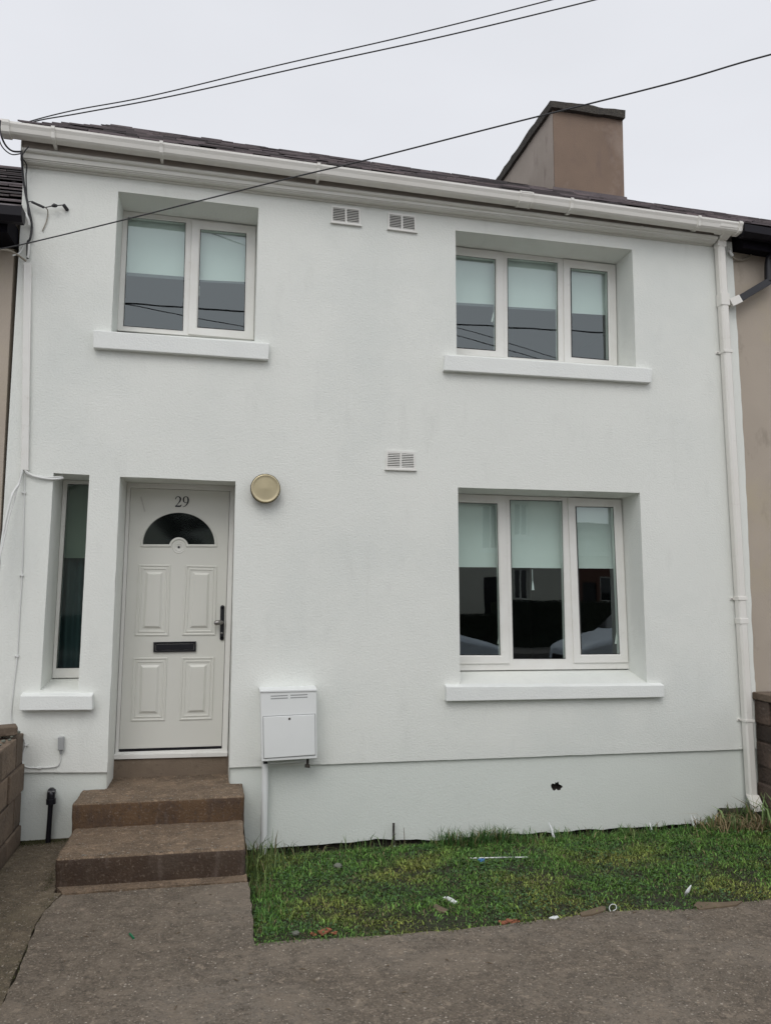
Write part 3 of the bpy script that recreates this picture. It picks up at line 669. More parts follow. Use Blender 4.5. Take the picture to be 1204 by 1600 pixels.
jx = at(1003, 360, -.12)[0]; jp0 = [(y-.004, z) for y, z in mprof(jx-.012)[1:7]]; jp1 = [(y-.004, z) for y, z in mprof(jx+.012)[1:7]]
MB().sweep(jx-.012, jp0, jx+.012, jp1).build('joint_cover', M['trim'], trim, fix=False)
for px, py in ((90,242),(130,249),(480,289),(657,313),(893,342)):    # little fixing screws
    x, z = at(px, py, -.092); MB().lathe((x, -.091, z), [(.006,.003), (.006,-.002), (.003,-.003)], seg=10).build('screw', M['cap'], trim)
# end of the boxed eaves on the left
MB().add([(XL0-.004,-.12,z_top(XL0)-.03),(XL0-.004,-.12,z_rail(XL0)-.11),(XL0-.004,.05,z_rail(XL0)-.11),(XL0-.004,.05,z_top(XL0)-.03),
  (XL0+.0,-.12,z_top(XL0)-.03),(XL0+.0,-.12,z_rail(XL0)-.11),(XL0+.0,.05,z_rail(XL0)-.11),(XL0+.0,.05,z_top(XL0)-.03)], [(0,1,2,3),(7,6,5,4),(0,4,5,1),(1,5,6,2),(2,6,7,3),(3,7,4,0)]).build('end_board', M['trim'], H)

RY = 4.4
zr_ = zat((175,199.5), (1204,347), RY)
def roof_slates(mb, XA, XB, zeave, zridge, ye, yr, ex=.20, wid=.30, jag=True, seed=1, lift=.030):
    r = random.Random(seed)
    Lr = math.hypot(yr-ye, zridge(0)-zeave(0)); nc = int(Lr/ex)
    for c in range(nc+1):
        off = (c % 2)*wid/2
        X = XA-off
        while X < XB:
            a = max(X, XA); b = min(X+wid-.010, XB); X += wid
            if b-a < .03: continue
            s0 = c/nc; s1 = min(1.0, (c+1.6)/nc); j = r.uniform(-.006, .006)/Lr
            lift0 = lift+r.uniform(-.010, .012); lift1 = .006; t = .014
            def P(x, s, l): return (x, ye+(yr-ye)*s, zeave(x)+(zridge(x)-zeave(x))*s+l)
            lo = [P(a, s0+j, lift0-t), P(b, s0+j, lift0-t), P(b, s0+j, lift0), P(a, s0+j, lift0)]
            hi = [P(a, s1, lift1-t), P(b, s1, lift1-t), P(b, s1, lift1), P(a, s1, lift1)]
            mb.hexa(lo, hi)
ze = lambda X: z_top(X)+.012
rf = MB(); roof_slates(rf, -1.62, 4.70, ze, zr_, -.17, RY, ex=.42, lift=.042)
rf.add([(-1.6,-.1,ze(-1.6)-.01),(4.7,-.1,ze(4.7)-.01),(4.7,RY,zr_(4.7)-.02),(-1.6,RY,zr_(-1.6)-.02),(4.7,8.9,ze(4.7)),(-1.6,8.9,ze(-1.6))], [(0,1,2,3),(3,2,4,5)])
roof = rf.build('roof', M['slate'], H, fix=False)
def ridge(mb, XA, XB, zf, y, L_=.45, seed=2):
    r = random.Random(seed); X = XA
    while X < XB-.05:
        b = min(X+L_-.008, XB); dz = r.uniform(-.005, .008); ps = [(-.12,-.075), (-.06,-.01), (-.02,.018), (.02,.018), (.06,-.01), (.12,-.075)]
        k = len(ps); vs = [(X, y+p, zf(X)+q+dz) for p, q in ps]+[(b, y+p, zf(b)+q+dz) for p, q in ps]
        mb.add(vs, [(i, i+1, k+i+1, k+i) for i in range(k-1)]+[tuple(range(k)), tuple(range(2*k-1, k-1, -1))])
        X += L_
rb = MB(); ridge(rb, -1.62, 4.70, lambda X: zr_(X)-.008, RY); rb.build('ridge_tiles', M['slate'], roof, fix=False)

# chimney
CY0 = 3.4
ca, cb_ = at(867,290,CY0), at(975,305,CY0); cta, ctb = at(863,172,CY0), at(972,188,CY0)
CY1 = 5.9
ch = MB()
x0, x1 = ca[0], cb_[0]
ch.add([(x0,CY0,6.6),(x1,CY0,6.6),(ctb[0],CY0,ctb[1]),(cta[0]+.0,CY0,cta[1]), (x0,CY1,6.6),(x1,CY1,6.6),(ctb[0],CY1,ctb[1]),(cta[0],CY1,cta[1])],
  [(0,1,2,3),(1,5,6,2),(5,4,7,6)])
chim = ch.build('chimney', M['chimney'], H)
MB().add([(x0-.003,CY0+.002,6.6),(x0-.003,CY1,6.6),(cta[0]-.003,CY1,cta[1]),(cta[0]-.003,CY0+.002,cta[1])], [(0,1,2,3)]).build('chimney_side', M['chimside'], chim, fix=False)
# capping: irregular slab
cp = MB(); t0 = at(859,156,CY0-.07); t1 = at(976,172.5,CY0-.07); b0 = at(861,167,CY0-.07); b1 = at(976,184,CY0-.07)
def capring(y, e):
    nn = 14; pts = []
    return [(lerp((b0[0]-e,b0[1]), (b1[0]+e,b1[1]), i/nn), lerp((t0[0]-e,t0[1]), (t1[0]+e,t1[1]), i/nn)) for i in range(nn+1)]
ys = np.linspace(CY0-.07, CY1+.07, 24); vs = []; nn = 14
for yi, y in enumerate(ys):
    rr = capring(y, .0)
    for lo, hi in rr: 
        q = noise.noise(Vector((hi[0]*4, y*4, 1)))*.028+noise.noise(Vector((hi[0]*12, y*12, 1)))*.014
        ed = noise.noise(Vector((y*9, 5, 2)))*.012
        vs.append((hi[0]+(ed if hi == rr[0][1] else 0), y+(noise.noise(Vector((hi[0]*9, 3, 3)))*.015 if yi == 0 else 0), hi[1]+q))
    for lo, hi in rr: vs.append((lo[0], y, lo[1]+noise.noise(Vector((lo[0]*5, y*5, 9)))*.012))
k = 2*(nn+1); fs = []
for a in range(len(ys)-1):
    for i in range(nn):
        fs.append((a*k+i, a*k+i+1, (a+1)*k+i+1, (a+1)*k+i)); fs.append((a*k+nn+1+i, (a+1)*k+nn+1+i, (a+1)*k+nn+2+i, a*k+nn+2+i))
    fs.append((a*k, (a+1)*k, (a+1)*k+nn+1, a*k+nn+1)); fs.append((a*k+nn, a*k+2*nn+1, (a+1)*k+2*nn+1, (a+1)*k+nn))
for i in range(nn): fs.append((i, nn+1+i, nn+2+i, i+1))
cp.add(vs, fs).build('chimney_cap', M['cap'], chim)
MB().hexa([(x0-.04,CY0-.03,7.2),(x1+.03,CY0-.03,7.2),(x1+.03,CY0-.03,zr_(x1)-.60+.02),(x0-.04,CY0-.03,zr_(x0)-.60+.02)],[(x0-.04,CY0-.01,7.2),(x1+.03,CY0-.01,7.2),(x1+.03,CY0-.01,zr_(x1)-.60+.1),(x0-.04,CY0-.01,zr_(x0)-.60+.1)]).build('flashing', M['slate'], chim)

# downpipe
def dx(py): # left edge of the downpipe at a photo height
    return 1121.5+(py-380)/860*50
DPY = -.085
path = []
def dpx(py): return at(dx(py), py, DPY)
dp = MB(); rows = []
for py in (372, 500, 700, 900, 1100, 1243):
    x, z = dpx(py); w = .078; c = .014
    rows.append([(x, -.02, z), (x, DPY+c, z), (x+c, DPY, z), (x+w-c, DPY, z), (x+w, DPY+c, z), (x+w, -.02, z)])
k = 6; vs = [p for r in rows for p in r]
dp.add(vs, [(a*k+i, a*k+(i+1) % k, (a+1)*k+(i+1) % k, (a+1)*k+i) for a in range(len(rows)-1) for i in range(k)])
downpipe = dp.build('downpipe', M['gutter'], H)
def collar(py0, py1, e, name='socket'):
    r = []
    for py in (py0, py1):
        x, z = dpx(py); r.append([(x-e, -.01, z), (x-e, DPY-e, z), (x+.078+e, DPY-e, z), (x+.078+e, -.01, z)])
    MB().hexa(r[0], r[1]).build(name, M['gutter'], downpipe, bevel=.004)
collar(372, 384, .004); collar(457, 476, .005); collar(932, 938, .004); collar(966, 975, .004)
for py in (548, 936, 1127):
    x, z = dpx(py); MB().box(x-.004, x+.083, DPY-.005, -.0, z-.011, z+.011).box(x-.035, x, -.012, -.0, z-.010, z+.012).build('bracket', M['gutter'], downpipe, bevel=.002)
    MB().lathe((x-.022, -.012, z), [(.006,0), (.006,-.004), (.003,-.005)], seg=10).build('screw', M['metalgrey'], downpipe)
# outlet hopper under the gutter
ox, oz = dpx(372)
MB().hexa([(ox-.075,-.235,z_top(ox)-.06),(ox+.15,-.235,z_top(ox)-.06),(ox+.15,-.245,z_top(ox)+.0),(ox-.075,-.245,z_top(ox)+.0)],
  [(ox-.075,-.128,z_top(ox)-.09),(ox+.15,-.128,z_top(ox)-.09),(ox+.15,-.128,z_top(ox)+.0),(ox-.075,-.128,z_top(ox)+.0)]).build('outlet', M['gutter'], gutter, bevel=.006)
MB().hexa([(ox-.008,-.21,z_top(ox)-.075),(ox+.092,-.21,z_top(ox)-.075),(ox+.092,-.13,z_top(ox)-.075),(ox-.008,-.13,z_top(ox)-.075)],
  [(ox-.004,-.10,oz-.02),(ox+.082,-.10,oz-.02),(ox+.082,-.015,oz-.02),(ox-.004,-.015,oz-.02)]).build('swan_neck', M['gutter'], downpipe, bevel=.004)
# shoe
sx, sz = dpx(1243)
MB().hexa([(sx-.004,DPY-.004,sz),(sx+.082,DPY-.004,sz),(sx+.082,-.02,sz),(sx-.004,-.02,sz)],
  [(sx-.06,DPY-.13,sz-.10),(sx+.05,DPY-.13,sz-.10),(sx+.07,DPY-.06,sz-.15),(sx-.03,DPY-.06,sz-.15)]).build('shoe', M['gutter'], downpipe, bevel=.004)

# air vents
def vent(q, label):
    yv = -.010
    b = MB(); c = [at(*p, yv) for p in q]
    Pq = lambda u, v: lerp(lerp(c[0], c[1], u), lerp(c[3], c[2], u), v)
    hs = [[Pq(.07,.12), Pq(.47,.12), Pq(.47,.84), Pq(.07,.84)], [Pq(.53,.12), Pq(.93,.12), Pq(.93,.84), Pq(.53,.84)]]
    b.plate([Pq(.015,.0), Pq(.985,.0), Pq(.985,.95), Pq(.015,.95)], hs, yv, .002)
    a0, a1, a2, a3 = Pq(-.01,.93), Pq(1.01,.93), Pq(1.01,1.0), Pq(-.01,1.0)
    b.hexa([(a0[0],yv-.012,a0[1]),(a1[0],yv-.012,a1[1]),(a2[0],yv-.012,a2[1]),(a3[0],yv-.012,a3[1])], [(a0[0],0,a0[1]),(a1[0],0,a1[1]),(a2[0],0,a2[1]),(a3[0],0,a3[1])])
    v = b.build('air_vent', M['upvc'], H, bevel=.0015); v['label'] = label
    for (u0, u1) in ((.07,.47), (.53,.93)):
        lb = MB()
        for i in range(8):
            t = .12+.72*(i+.5)/8; h = .038
            p0, p1 = Pq(u0, t-h), Pq(u1, t-h); p2, p3 = Pq(u1, t+h*.7), Pq(u0, t+h*.7)
            lb.hexa([(p0[0],-.001,p0[1]),(p1[0],-.001,p1[1]),(p2[0],-.011,p2[1]),(p3[0],-.011,p3[1])], [(p0[0],.001,p0[1]-.0),(p1[0],.001,p1[1]),(p2[0],-.009,p2[1]),(p3[0],-.009,p3[1])])
        lb.build('louvres', M['upvc'], v)
    kb = MB(); kq = [Pq(.06,.1), Pq(.94,.1), Pq(.94,.86), Pq(.06,.86)]; kb.plate(kq, [], -.0015, -.0005); kb.build('backing', M['vback'], v)
vent([(517,320),(563.5,325.3),(564.3,354),(516.6,348.6)], 'left one of two vents under the eaves')
vent([(605.5,331),(650,336.3),(651,364.6),(605,358.8)], 'right one of two vents under the eaves')
vent([(603,703.5),(649,706),(650,736),(601.5,734.5)], 'vent at mid height of the wall')

# ------------------------------------------------------------------ fittings on the wall (things)
lx, lz = at(414.7,763.5,-.075)
T = thing('wall_light', 'round brass bulkhead light on the white wall right of the door', 'wall light', (lx, 0, lz))
MB().lathe((lx,0,lz), [(.105,0), (.112,-.01), (.115,-.05), (.119,-.068), (.119,-.080), (.112,-.084)], seg=56).build('rim', M['brassrim'], T)
MB().lathe((lx,0,lz), [(.1135,-.079), (.113,-.088), (.109,-.0915), (.104,-.090), (.085,-.0895), (.02,-.092), (.0005,-.0925)], seg=64).build('cover', M['brass'], T)

# gas meter box
MY = -.17
mq = [(407,1079.6),(494.3,1077.3),(495.3,1184.8),(409,1190)]
mc = [at(*p, MY) for p in mq]
T = thing('meter_box', 'white gas meter box with two vent slits and keyed flap, right of the steps', 'meter box', (mc[3][0], 0, mc[3][1]))
MB().hexa([(x, MY, z) for x, z in mc], [(mc[0][0],0,mc[0][1]+.002),(mc[1][0],0,mc[1][1]+.002),(mc[2][0],0,mc[2][1]),(mc[3][0],0,mc[3][1])]).build('case', M['meter'], T, bevel=.004)
t0 = [(c[0], c[1]) for c in mc]
MB().hexa([(mc[0][0]-.006,MY-.008,mc[0][1]-.012),(mc[1][0]+.006,MY-.008,mc[1][1]-.012),(mc[1][0]+.006,MY-.008,mc[1][1]+.004),(mc[0][0]-.006,MY-.008,mc[0][1]+.004)],
  [(mc[0][0]-.006,0,mc[0][1]-.0),(mc[1][0]+.006,0,mc[1][1]-.0),(mc[1][0]+.006,0,mc[1][1]+.008),(mc[0][0]-.006,0,mc[0][1]+.008)]).build('lid', M['meter'], T, bevel=.003)
fl = MB().quadbox([(411.6,1120.5),(491.8,1116.5),(492.4,1179.4),(412.6,1185)], MY-.010, MY-.001).build('flap', M['meter'], T, bevel=.003)
MB().quadbox([(410.6,1119.3),(492.8,1115.3),(493.4,1180.6),(411.6,1186.2)], MY-.0015, MY, MY-.010).build('flap_gap', M['grey'], T)
for (xa, ya, xb, yb) in ((423,1087,449.7,1085.7),(423,1091,449.7,1089.7),(453.8,1085.5,480.4,1084.3),(453.8,1089.5,480.4,1088.3)):
    MB().quadbox([(xa,ya),(xb,yb),(xb,yb+1.7),(xa,ya+1.7)], MY-.001, MY+.001).build('vent_slit', M['grey'], T)
kx, kz = at(452.2,1123.2,MY-.01); MB().lathe((kx,MY-.010,kz), [(.009,.001), (.009,-.002), (.004,-.003)], seg=14).build('lock', M['cap'], T)
vx, vz = at(480.5,1187,-.10)
MB().tube([(vx,-.10,vz+.03), (vx,-.10,vz-.05)], .011, 10).tube([(vx-.02,-.10,vz-.045), (vx+.018,-.10,vz-.05)], .014, 10).build('valve', M['cap'], T)
MB().tube([at3(421,1193,-.04), at3(478,1189,-.04)], .010, 10).build('pipe', M['meter'], T)
pa = at3(414.6,1193,-.05); pb2 = at3(411.5,1334,-.05)
pp = MB().tube([pa, pb2], .0265, 20).build('service_pipe', M['meter']); tag(pp, 'white vertical plastic pipe running from the meter box down to the grass', 'pipe')
MB().tube([pa+Vector((0,0,.03)), pa-Vector((0,0,.006))], .017, 14).build('pipe_stub', M['black'], pp)

# trunking on the left
a0, a1, b0_, b1_ = at(37.5,410,-.03), at(49.5,411,-.03), at(44.5,735,-.03), at(33.2,734,-.03)
t = MB().hexa([(a0[0],-.03,a0[1]),(a1[0],-.03,a1[1]),(b0_[0],-.03,b0_[1]),(b1_[0],-.03,b1_[1])], [(a0[0],0,a0[1]),(a1[0],0,a1[1]),(b0_[0],0,b0_[1]),(b1_[0],0,b1_[1])]).build('cable_trunking', M['upvc'], bevel=.003)
tag(t, 'white vertical cable trunking at the left edge of the wall', 'trunking')
def cable(name, pts, r, material, label, cat='cable', Y=-.02, n=6, seg=8):
    P = [at3(p[0], p[1], p[2] if len(p) > 2 else Y) for p in pts]
    return tag(MB().tube(smoothpath(P, n), r, seg).build(name, M[material]), label, cat)
cable('cable', [(34,236,-.14),(34.5,246,-.14),(36,270,-.08),(39,295,-.05),(44,320,-.04),(49.5,347,-.03),(49.5,362,-.03),(47,374,-.03),(43.5,380,-.03),(43.5,404,-.03)], .009, 'cable', 'thick black cable bundle down the top left corner of the wall')
cable('cable', [(45,229,-.15),(38,238,-.15),(35,246,-.14),(42,258,-.04),(41,275,-.04),(42,300,-.04),(44,330,-.04),(46,352,-.035)], .005, 'cable', 'thin black cable looping over the end of the eaves moulding')
cable('cable', [(1,188,-.3),(0,200,-.3),(3,214,-.3),(10,228,-.25),(20,236,-.2),(33,237,-.14)], .007, 'cable', 'black cable loop hanging below the gutter end')
cable('cable', [(-3,210,-.3),(2,226,-.28),(10,236,-.25),(20,241.5,-.2),(33,240,-.14)], .0045, 'cable', 'thinner cable loop hanging lowest below the gutter end')
cable('cable', [(-8,391,-.2),(4,390,-.2),(14,391,-.15),(26,397,-.08),(41,408,-.02)], .008, 'cablet', 'tan cable curving into the top of the trunking')
cable('cable', [(37,382,-.06),(34,390,-.05),(30,396,-.06),(20,399,-.1)], .006, 'cablew', 'short white cable end under the black gutter')
cable('cable_wrap', [(40,333,-.06),(42,338,-.07),(45,346,-.06),(45.5,352,-.05)], .012, 'cablew', 'white tape wrapped on the black cable beside the left gutter', 'cable wrap')
cable('cable', [(45.5,382,-.03),(45,392,-.03),(43.5,403,-.03)], .010, 'cablew', 'short white cable above the trunking')
T = thing('cable_anchor', 'black cable clamp with a hooked end fixed near the top left corner', 'clamp', at3(50,316,0))
MB().tube(smoothpath([at3(43,316,-.03), at3(50,315,-.05), at3(60,320,-.05), at3(70,324,-.05), at3(81,322,-.05), at3(92,321,-.05), at3(99.5,320.5,-.05), at3(104,324,-.03), at3(105.5,327.5,-.01)], 4), .004, 8).build('wire', M['cable'], T)
MB().tube([at3(50,315.5,-.05), at3(69,324,-.05)], .010, 8).build('ferrule', M['cable'], T)
MB().tube([at3(81,322,-.05), at3(85.5,321,-.05), at3(90,321.5,-.05)], [.007,.017,.009], 10).build('knot', M['cable'], T)
MB().tube([at3(100,320.5,-.045), at3(105.5,328,-.0)], .014, 8).build('hook', M['cable'], T)
cable('cable', [(71,324,-.05),(74.5,328,-.03),(75,335,-.01),(72,348,-.01),(66.5,361,-.008)], .004, 'cablet', 'thin loose cable hanging from the black clamp')
cable('cable', [(35.5,733,-.02),(33,745,-.03),(30,756,-.05),(22,768,-.08),(18,778,-.1),(12,800,-.12),(7,823,-.14),(0,868,-.16),(-14,930,-.2)], .010, 'cablew', 'white cable sweeping out of frame from the trunking')
cable('cable', [(35,737,-.04),(31,752,-.05),(25,772,-.07),(22,785,-.08),(15,806,-.12),(5,850,-.16),(-8,905,-.2)], .006, 'cablew', 'thinner white cable beside the one sweeping out of frame')
cable('cable', [(40,735,-.02),(47,741,-.02),(57,745,-.02),(75,748,-.015),(88,748.5,-.01),(99,747,.03)], .009, 'cablew', 'thick white cable from the trunking into the narrow window')
cable('cable', [(39,735,-.02),(44,741,-.02),(54,743,-.02),(70,745.5,-.015),(86,745.5,-.01),(98,744.5,.03)], .006, 'cablew', 'thin white cable from the trunking into the narrow window')
cable('cable', [(37,736,-.015),(39,745,-.01),(38.5,770,-.008),(37,830,-.008),(34.8,899,-.008),(31,960,-.008),(27.3,1025,-.008),(22,1070,-.008),(18,1110,-.008),(19,1125,-.008),(27,1137,-.008),(35.5,1149,-.008),(40,1164,-.008),(36.5,1177,-.008),(36,1193,-.008),(43,1199,-.008),(62,1199.6,-.008),(86,1198,-.008),(93.6,1191.6,-.008),(95.3,1174,-.01)], .0045, 'cablew', 'long thin white cable clipped down the wall to the grey box', n=8)
for i, (px, py) in enumerate([(38.5,770),(34.8,899),(27.3,1025),(42,1164),(62,1199.6)]):
    x, z = at(px, py, -.006)
    tag(MB().box(x-.016, x+.012, -.014, 0, z-.007, z+.007).lathe((x-.012, -.012, z), [(.005,.004), (.005,-.008)], seg=8).build('cable_clip', M['cablew'], bevel=.001),
        ['white clip on the thin cable just below the trunking', 'white clip on the thin cable level with the upper door panels', 'white clip on the thin cable left of the narrow window foot', 'white clip on the thin cable left of the grey box', 'white clip on the thin cable directly below the grey box'][i], 'clip', 'clips along the thin white cable')
jb = MB().quadbox([(90.6,1152),(100,1151.4),(99.6,1172.6),(90.4,1173)], -.035, 0).build('junction_box', M['grey'], bevel=.006)
tag(jb, 'small grey junction box on the wall left of the door', 'junction box'); MB().tube([at3(95.3,1171,-.02), at3(95.3,1178,-.012)], .009, 8).build('gland', M['grey'], jb)
T = thing('standpipe', 'short black water pipe with elbow against the plinth left of the steps', 'pipe', at3(75,1318,-.07))
MB().tube([at3(80,1250,-.06), at3(77.5,1285,-.06), at3(75,1322,-.06)], [.019,.018,.020], 12).build('pipe', M['black'], T)
MB().tube(smoothpath([at3(80,1254,-.06), at3(80,1244,-.06), at3(80.5,1238,-.05), at3(81,1236,.03)], 4), .029, 14).tube([at3(80,1256,-.06), at3(80,1248,-.06)], .035, 12).tube([at3(76,1238,-.06), at3(87,1238,-.06)], .022, 10).build('elbow', M['black'], T)

# ------------------------------------------------------------------ steps
def rough_block(name, x0, x1, y0, y1, z0, z1, material, parent, r=.02, sub=.045, amp=.004, seed=0, chip=.004):
    bm = bmesh.new()
    nx, ny, nz = [max(2, int((b-a)/sub)) for a, b in ((x0,x1),(y0,y1),(z0,z1))]
    bmesh.ops.create_cube(bm, size=1)
    for v in bm.verts: v.co = Vector(((x0+x1)/2+v.co.x*(x1-x0), (y0+y1)/2+v.co.y*(y1-y0), (z0+z1)/2+v.co.z*(z1-z0)))
    bmesh.ops.bevel(bm, geom=[e for e in bm.edges if all(abs(v.co.z-z1) < 1e-5 for v in e.verts) or all(abs(v.co.y-y0) < 1e-5 for v in e.verts)], offset=r, segments=3, profile=.5, affect='EDGES')
    for ax, a, b, n in ((0,x0,x1,nx),(1,y0,y1,ny),(2,z0,z1,nz)):
        for i in range(1, n):
            p = [0,0,0]; p[ax] = a+(b-a)*i/n; nr = [0,0,0]; nr[ax] = 1
            bmesh.ops.bisect_plane(bm, geom=bm.verts[:]+bm.edges[:]+bm.faces[:], plane_co=p, plane_no=nr)
    bm.normal_update()
    for v in bm.verts:
        p = v.co.copy(); q = noise.noise(p*7+Vector((seed,0,0)))*amp*1.6+noise.noise(p*22)*amp
        isedge = p.z > z1-r*1.1 and (p.y < y0+r*1.1)
        if isedge: q -= max(0, noise.noise(p*16+Vector((0,seed,0))))*chip*1.8
        v.co = p+v.normal*q
    off = Vector((0,0,0)); pr = parent
    while pr is not None: off += pr.location; pr = pr.parent
    for v in bm.verts: v.co -= off
    me = bpy.data.meshes.new(name); bm.to_mesh(me); bm.free()
    for p in me.polygons: p.use_smooth = True
    me.materials.append(material); me.materials.append(M['step'])
    for p in me.polygons:
        if p.normal.z > .6: p.material_index = 1
    o = bpy.data.objects.new(name, me); COL.objects.link(o); o.parent = parent; return o
ST = thing('concrete_steps', 'worn brown concrete steps leading up to the front door', 'steps', (-.38,-.5,.18))
rough_block('step', -.972, .203, -1.02, -.37, .0, .357, M['stepdark'], ST, .022, seed=1)
rough_block('step', -.985, .207, -.395, .012, .2, .527, M['riser'], ST, .018, seed=2)
rough_block('landing', dIN[3][0]-.02, dIN[2][0]+.02, -.03, DD+.02, .3, .524, M['step2'], ST, .004, seed=3, amp=.002)
q0, q1 = at(178,1186.5,DD-.012), at(355.5,1182,DD-.012)
rough_block('threshold_riser', q0[0]-.02, q1[0]+.02, DD-.012, DD+.1, .4, (q0[1]+q1[1])/2-.001, M['step2'], ST, .004, seed=4, amp=.003)

# ------------------------------------------------------------------ left neighbour
NL = thing('neighbour_house', 'tan rendered neighbouring house with a lower black-guttered roof on the left', 'house', (-4,0,0))
MB().box(-9, -1.647, .012, .3, -.2, 4.95).box(-9, -8.9, .3, 8.8, -.2, 4.9).build('wall', M['tan'], NL)
eY, eZ = -.30, at(20,331,-.30)[1]
nzr = at(20,267.5,RY)[1]
rb = MB(); roof_slates(rb, -9, -1.60, lambda X: eZ, lambda X: nzr, eY, RY, seed=4, ex=.40, wid=.6, lift=.055)
rb.add([(-9,eY,eZ-.01),(-1.6,eY,eZ-.01),(-1.6,RY,nzr-.02),(-9,RY,nzr-.02),(-1.6,8.9,eZ),(-9,8.9,eZ)], [(0,1,2,3),(3,2,4,5)])
nr = rb.build('roof', M['slate'], NL, fix=False)
rb = MB(); ridge(rb, -9, -1.62, lambda X: nzr-.01, RY); rb.build('ridge_tiles', M['slate'], nr, fix=False)
gz = eZ-.005
gx = at(36,340,-.38)[0]
gb = MB(); pr = [(-.30,gz), (-.30,gz-.07), (-.33,gz-.105), (-.385,gz-.105), (-.42,gz-.07), (-.42,gz), (-.41,gz), (-.40,gz-.06), (-.36,gz-.09), (-.31,gz-.06)]
gb.sweep(-9, pr, gx, pr); k = 6; gb.add([(gx, y, z) for y, z in pr[:6]], [tuple(range(6))]); gb.build('gutter', M['blackgutter'], NL, fix=False)
MB().box(-9, -1.62, -.30, .02, at(20,388,-.0)[1], gz-.0).build('fascia', M['blackdull'], NL)

# right neighbour
NR = thing('neighbour_house', 'tan rendered neighbouring house with black eaves and pipe on the right', 'house', (8,0,0))
MB().box(4.60, 14, .030, .3, -.2, 5.3).box(13.9, 14, .3, 8.8, -.2, 5.3).build('wall', M['tan'], NR)
zg = zat((1138,345), (1204,356), -.26)
rb = MB(); roof_slates(rb, 4.705, 14, lambda X: ze(min(X, 20))+.0, zr_, -.20, RY, seed=9)
rb.add([(4.7,-.1,ze(4.7)-.01),(14,-.1,ze(14)-.01),(14,RY,zr_(14)-.02),(4.7,RY,zr_(4.7)-.02),(14,8.9,ze(14)),(4.7,8.9,ze(4.7))], [(0,1,2,3),(3,2,4,5)])
nr = rb.build('roof', M['slate'], NR, fix=False)
rb = MB(); ridge(rb, 4.70, 14, lambda X: zr_(X)-.008, RY); rb.build('ridge_tiles', M['slate'], nr, fix=False)
xg = at(1162,350,-.26)[0]
def bprof(X):
    z = zg(X)-.004
    return [(-.14,z), (-.14,z-.07), (-.17,z-.10), (-.22,z-.10), (-.265,z-.07), (-.265,z), (-.255,z), (-.25,z-.05), (-.15,z-.05)]
gb = MB(); gb.sweep(xg, bprof(xg), 14, bprof(14)); gb.add([(xg, y, z) for y, z in bprof(xg)[:6]], [tuple(range(6))]); gb.build('gutter', M['blackgutter'], NR, fix=False)
fx = 4.66; zf0 = at(1140,391,-.0)[1]; zf1 = at(1204,402,-.0)[1]
def fbot(X): return zf0+(X-4.66)*(zf1-zf0)/(5.0-4.66)*.3
MB().hexa([(fx,-.14,zf0-.03),(14,-.14,zf0-.6),(14,-.14,zg(14)),(fx,-.14,zg(fx))], [(fx,.03,zf0),(14,.03,zf0-.57),(14,.03,zg(14)),(fx,.03,zg(fx))]).build('fascia', M['blackdull'], NR)
# black branch pipe joining the white downpipe
a = at3(1141,475,-.055); b_ = at3(1203,438,-.055)
bp_ = MB()
d_ = (b_-a).normalized(); up = Vector((-d_.z, 0, d_.x))*.033
for (p0, p1, yy0, yy1, mm, nm) in ((lerp(a, b_, .13), b_, -.09, -.02, 'black', 'branch_pipe'),):
    p0 = Vector(p0); p1 = Vector(p1)
    MB().hexa([p0-up+Vector((0,-.035,0)), p1-up+Vector((0,-.035,0)), p1+up+Vector((0,-.035,0)), p0+up+Vector((0,-.035,0))],
              [p0-up+Vector((0,.03,0)), p1-up+Vector((0,.03,0)), p1+up+Vector((0,.03,0)), p0+up+Vector((0,.03,0))]).build('branch_pipe', M['black'], NR, bevel=.004)
a2 = Vector(lerp(a, b_, .19)); up2 = up*1.15
MB().hexa([a-up2+Vector((-.02,-.04,0)), a2-up2+Vector((0,-.04,0)), a2+up2+Vector((0,-.04,0)), a+up2+Vector((-.02,-.04,0))], [a-up2+Vector((-.02,.03,0)), a2-up2+Vector((0,.03,0)), a2+up2+Vector((0,.03,0)), a+up2+Vector((-.02,.03,0))]).build('branch_socket', M['gutter'], downpipe, bevel=.003)
px_ = at(1198,430,-.06)[0]
MB().tube(smoothpath([(px_+.06,-.20,zg(5)-.09), (px_+.05,-.19,zg(5)-.2), (px_+.02,-.08,at(1200,402,-.06)[1]-.02), (px_+.015,-.06,at(1200,440,-.06)[1])], 5), .042, 16).build('downpipe', M['black'], NR)
cable('cable', [(1138,391,-.03),(1144,401,-.02),(1152,406,0),(1161,406,.01),(1170,401,.015),(1174,395,.015)], .008, 'cablet', 'short curved cable under the black eaves on the right')
x, z = at(1142,398,-.03); tag(MB().tube([at3(1138,391,-.035), at3(1144,400,-.03)], .013, 8).build('cable_end', M['cablew']), 'short white cable end beside the top of the downpipe', 'cable')

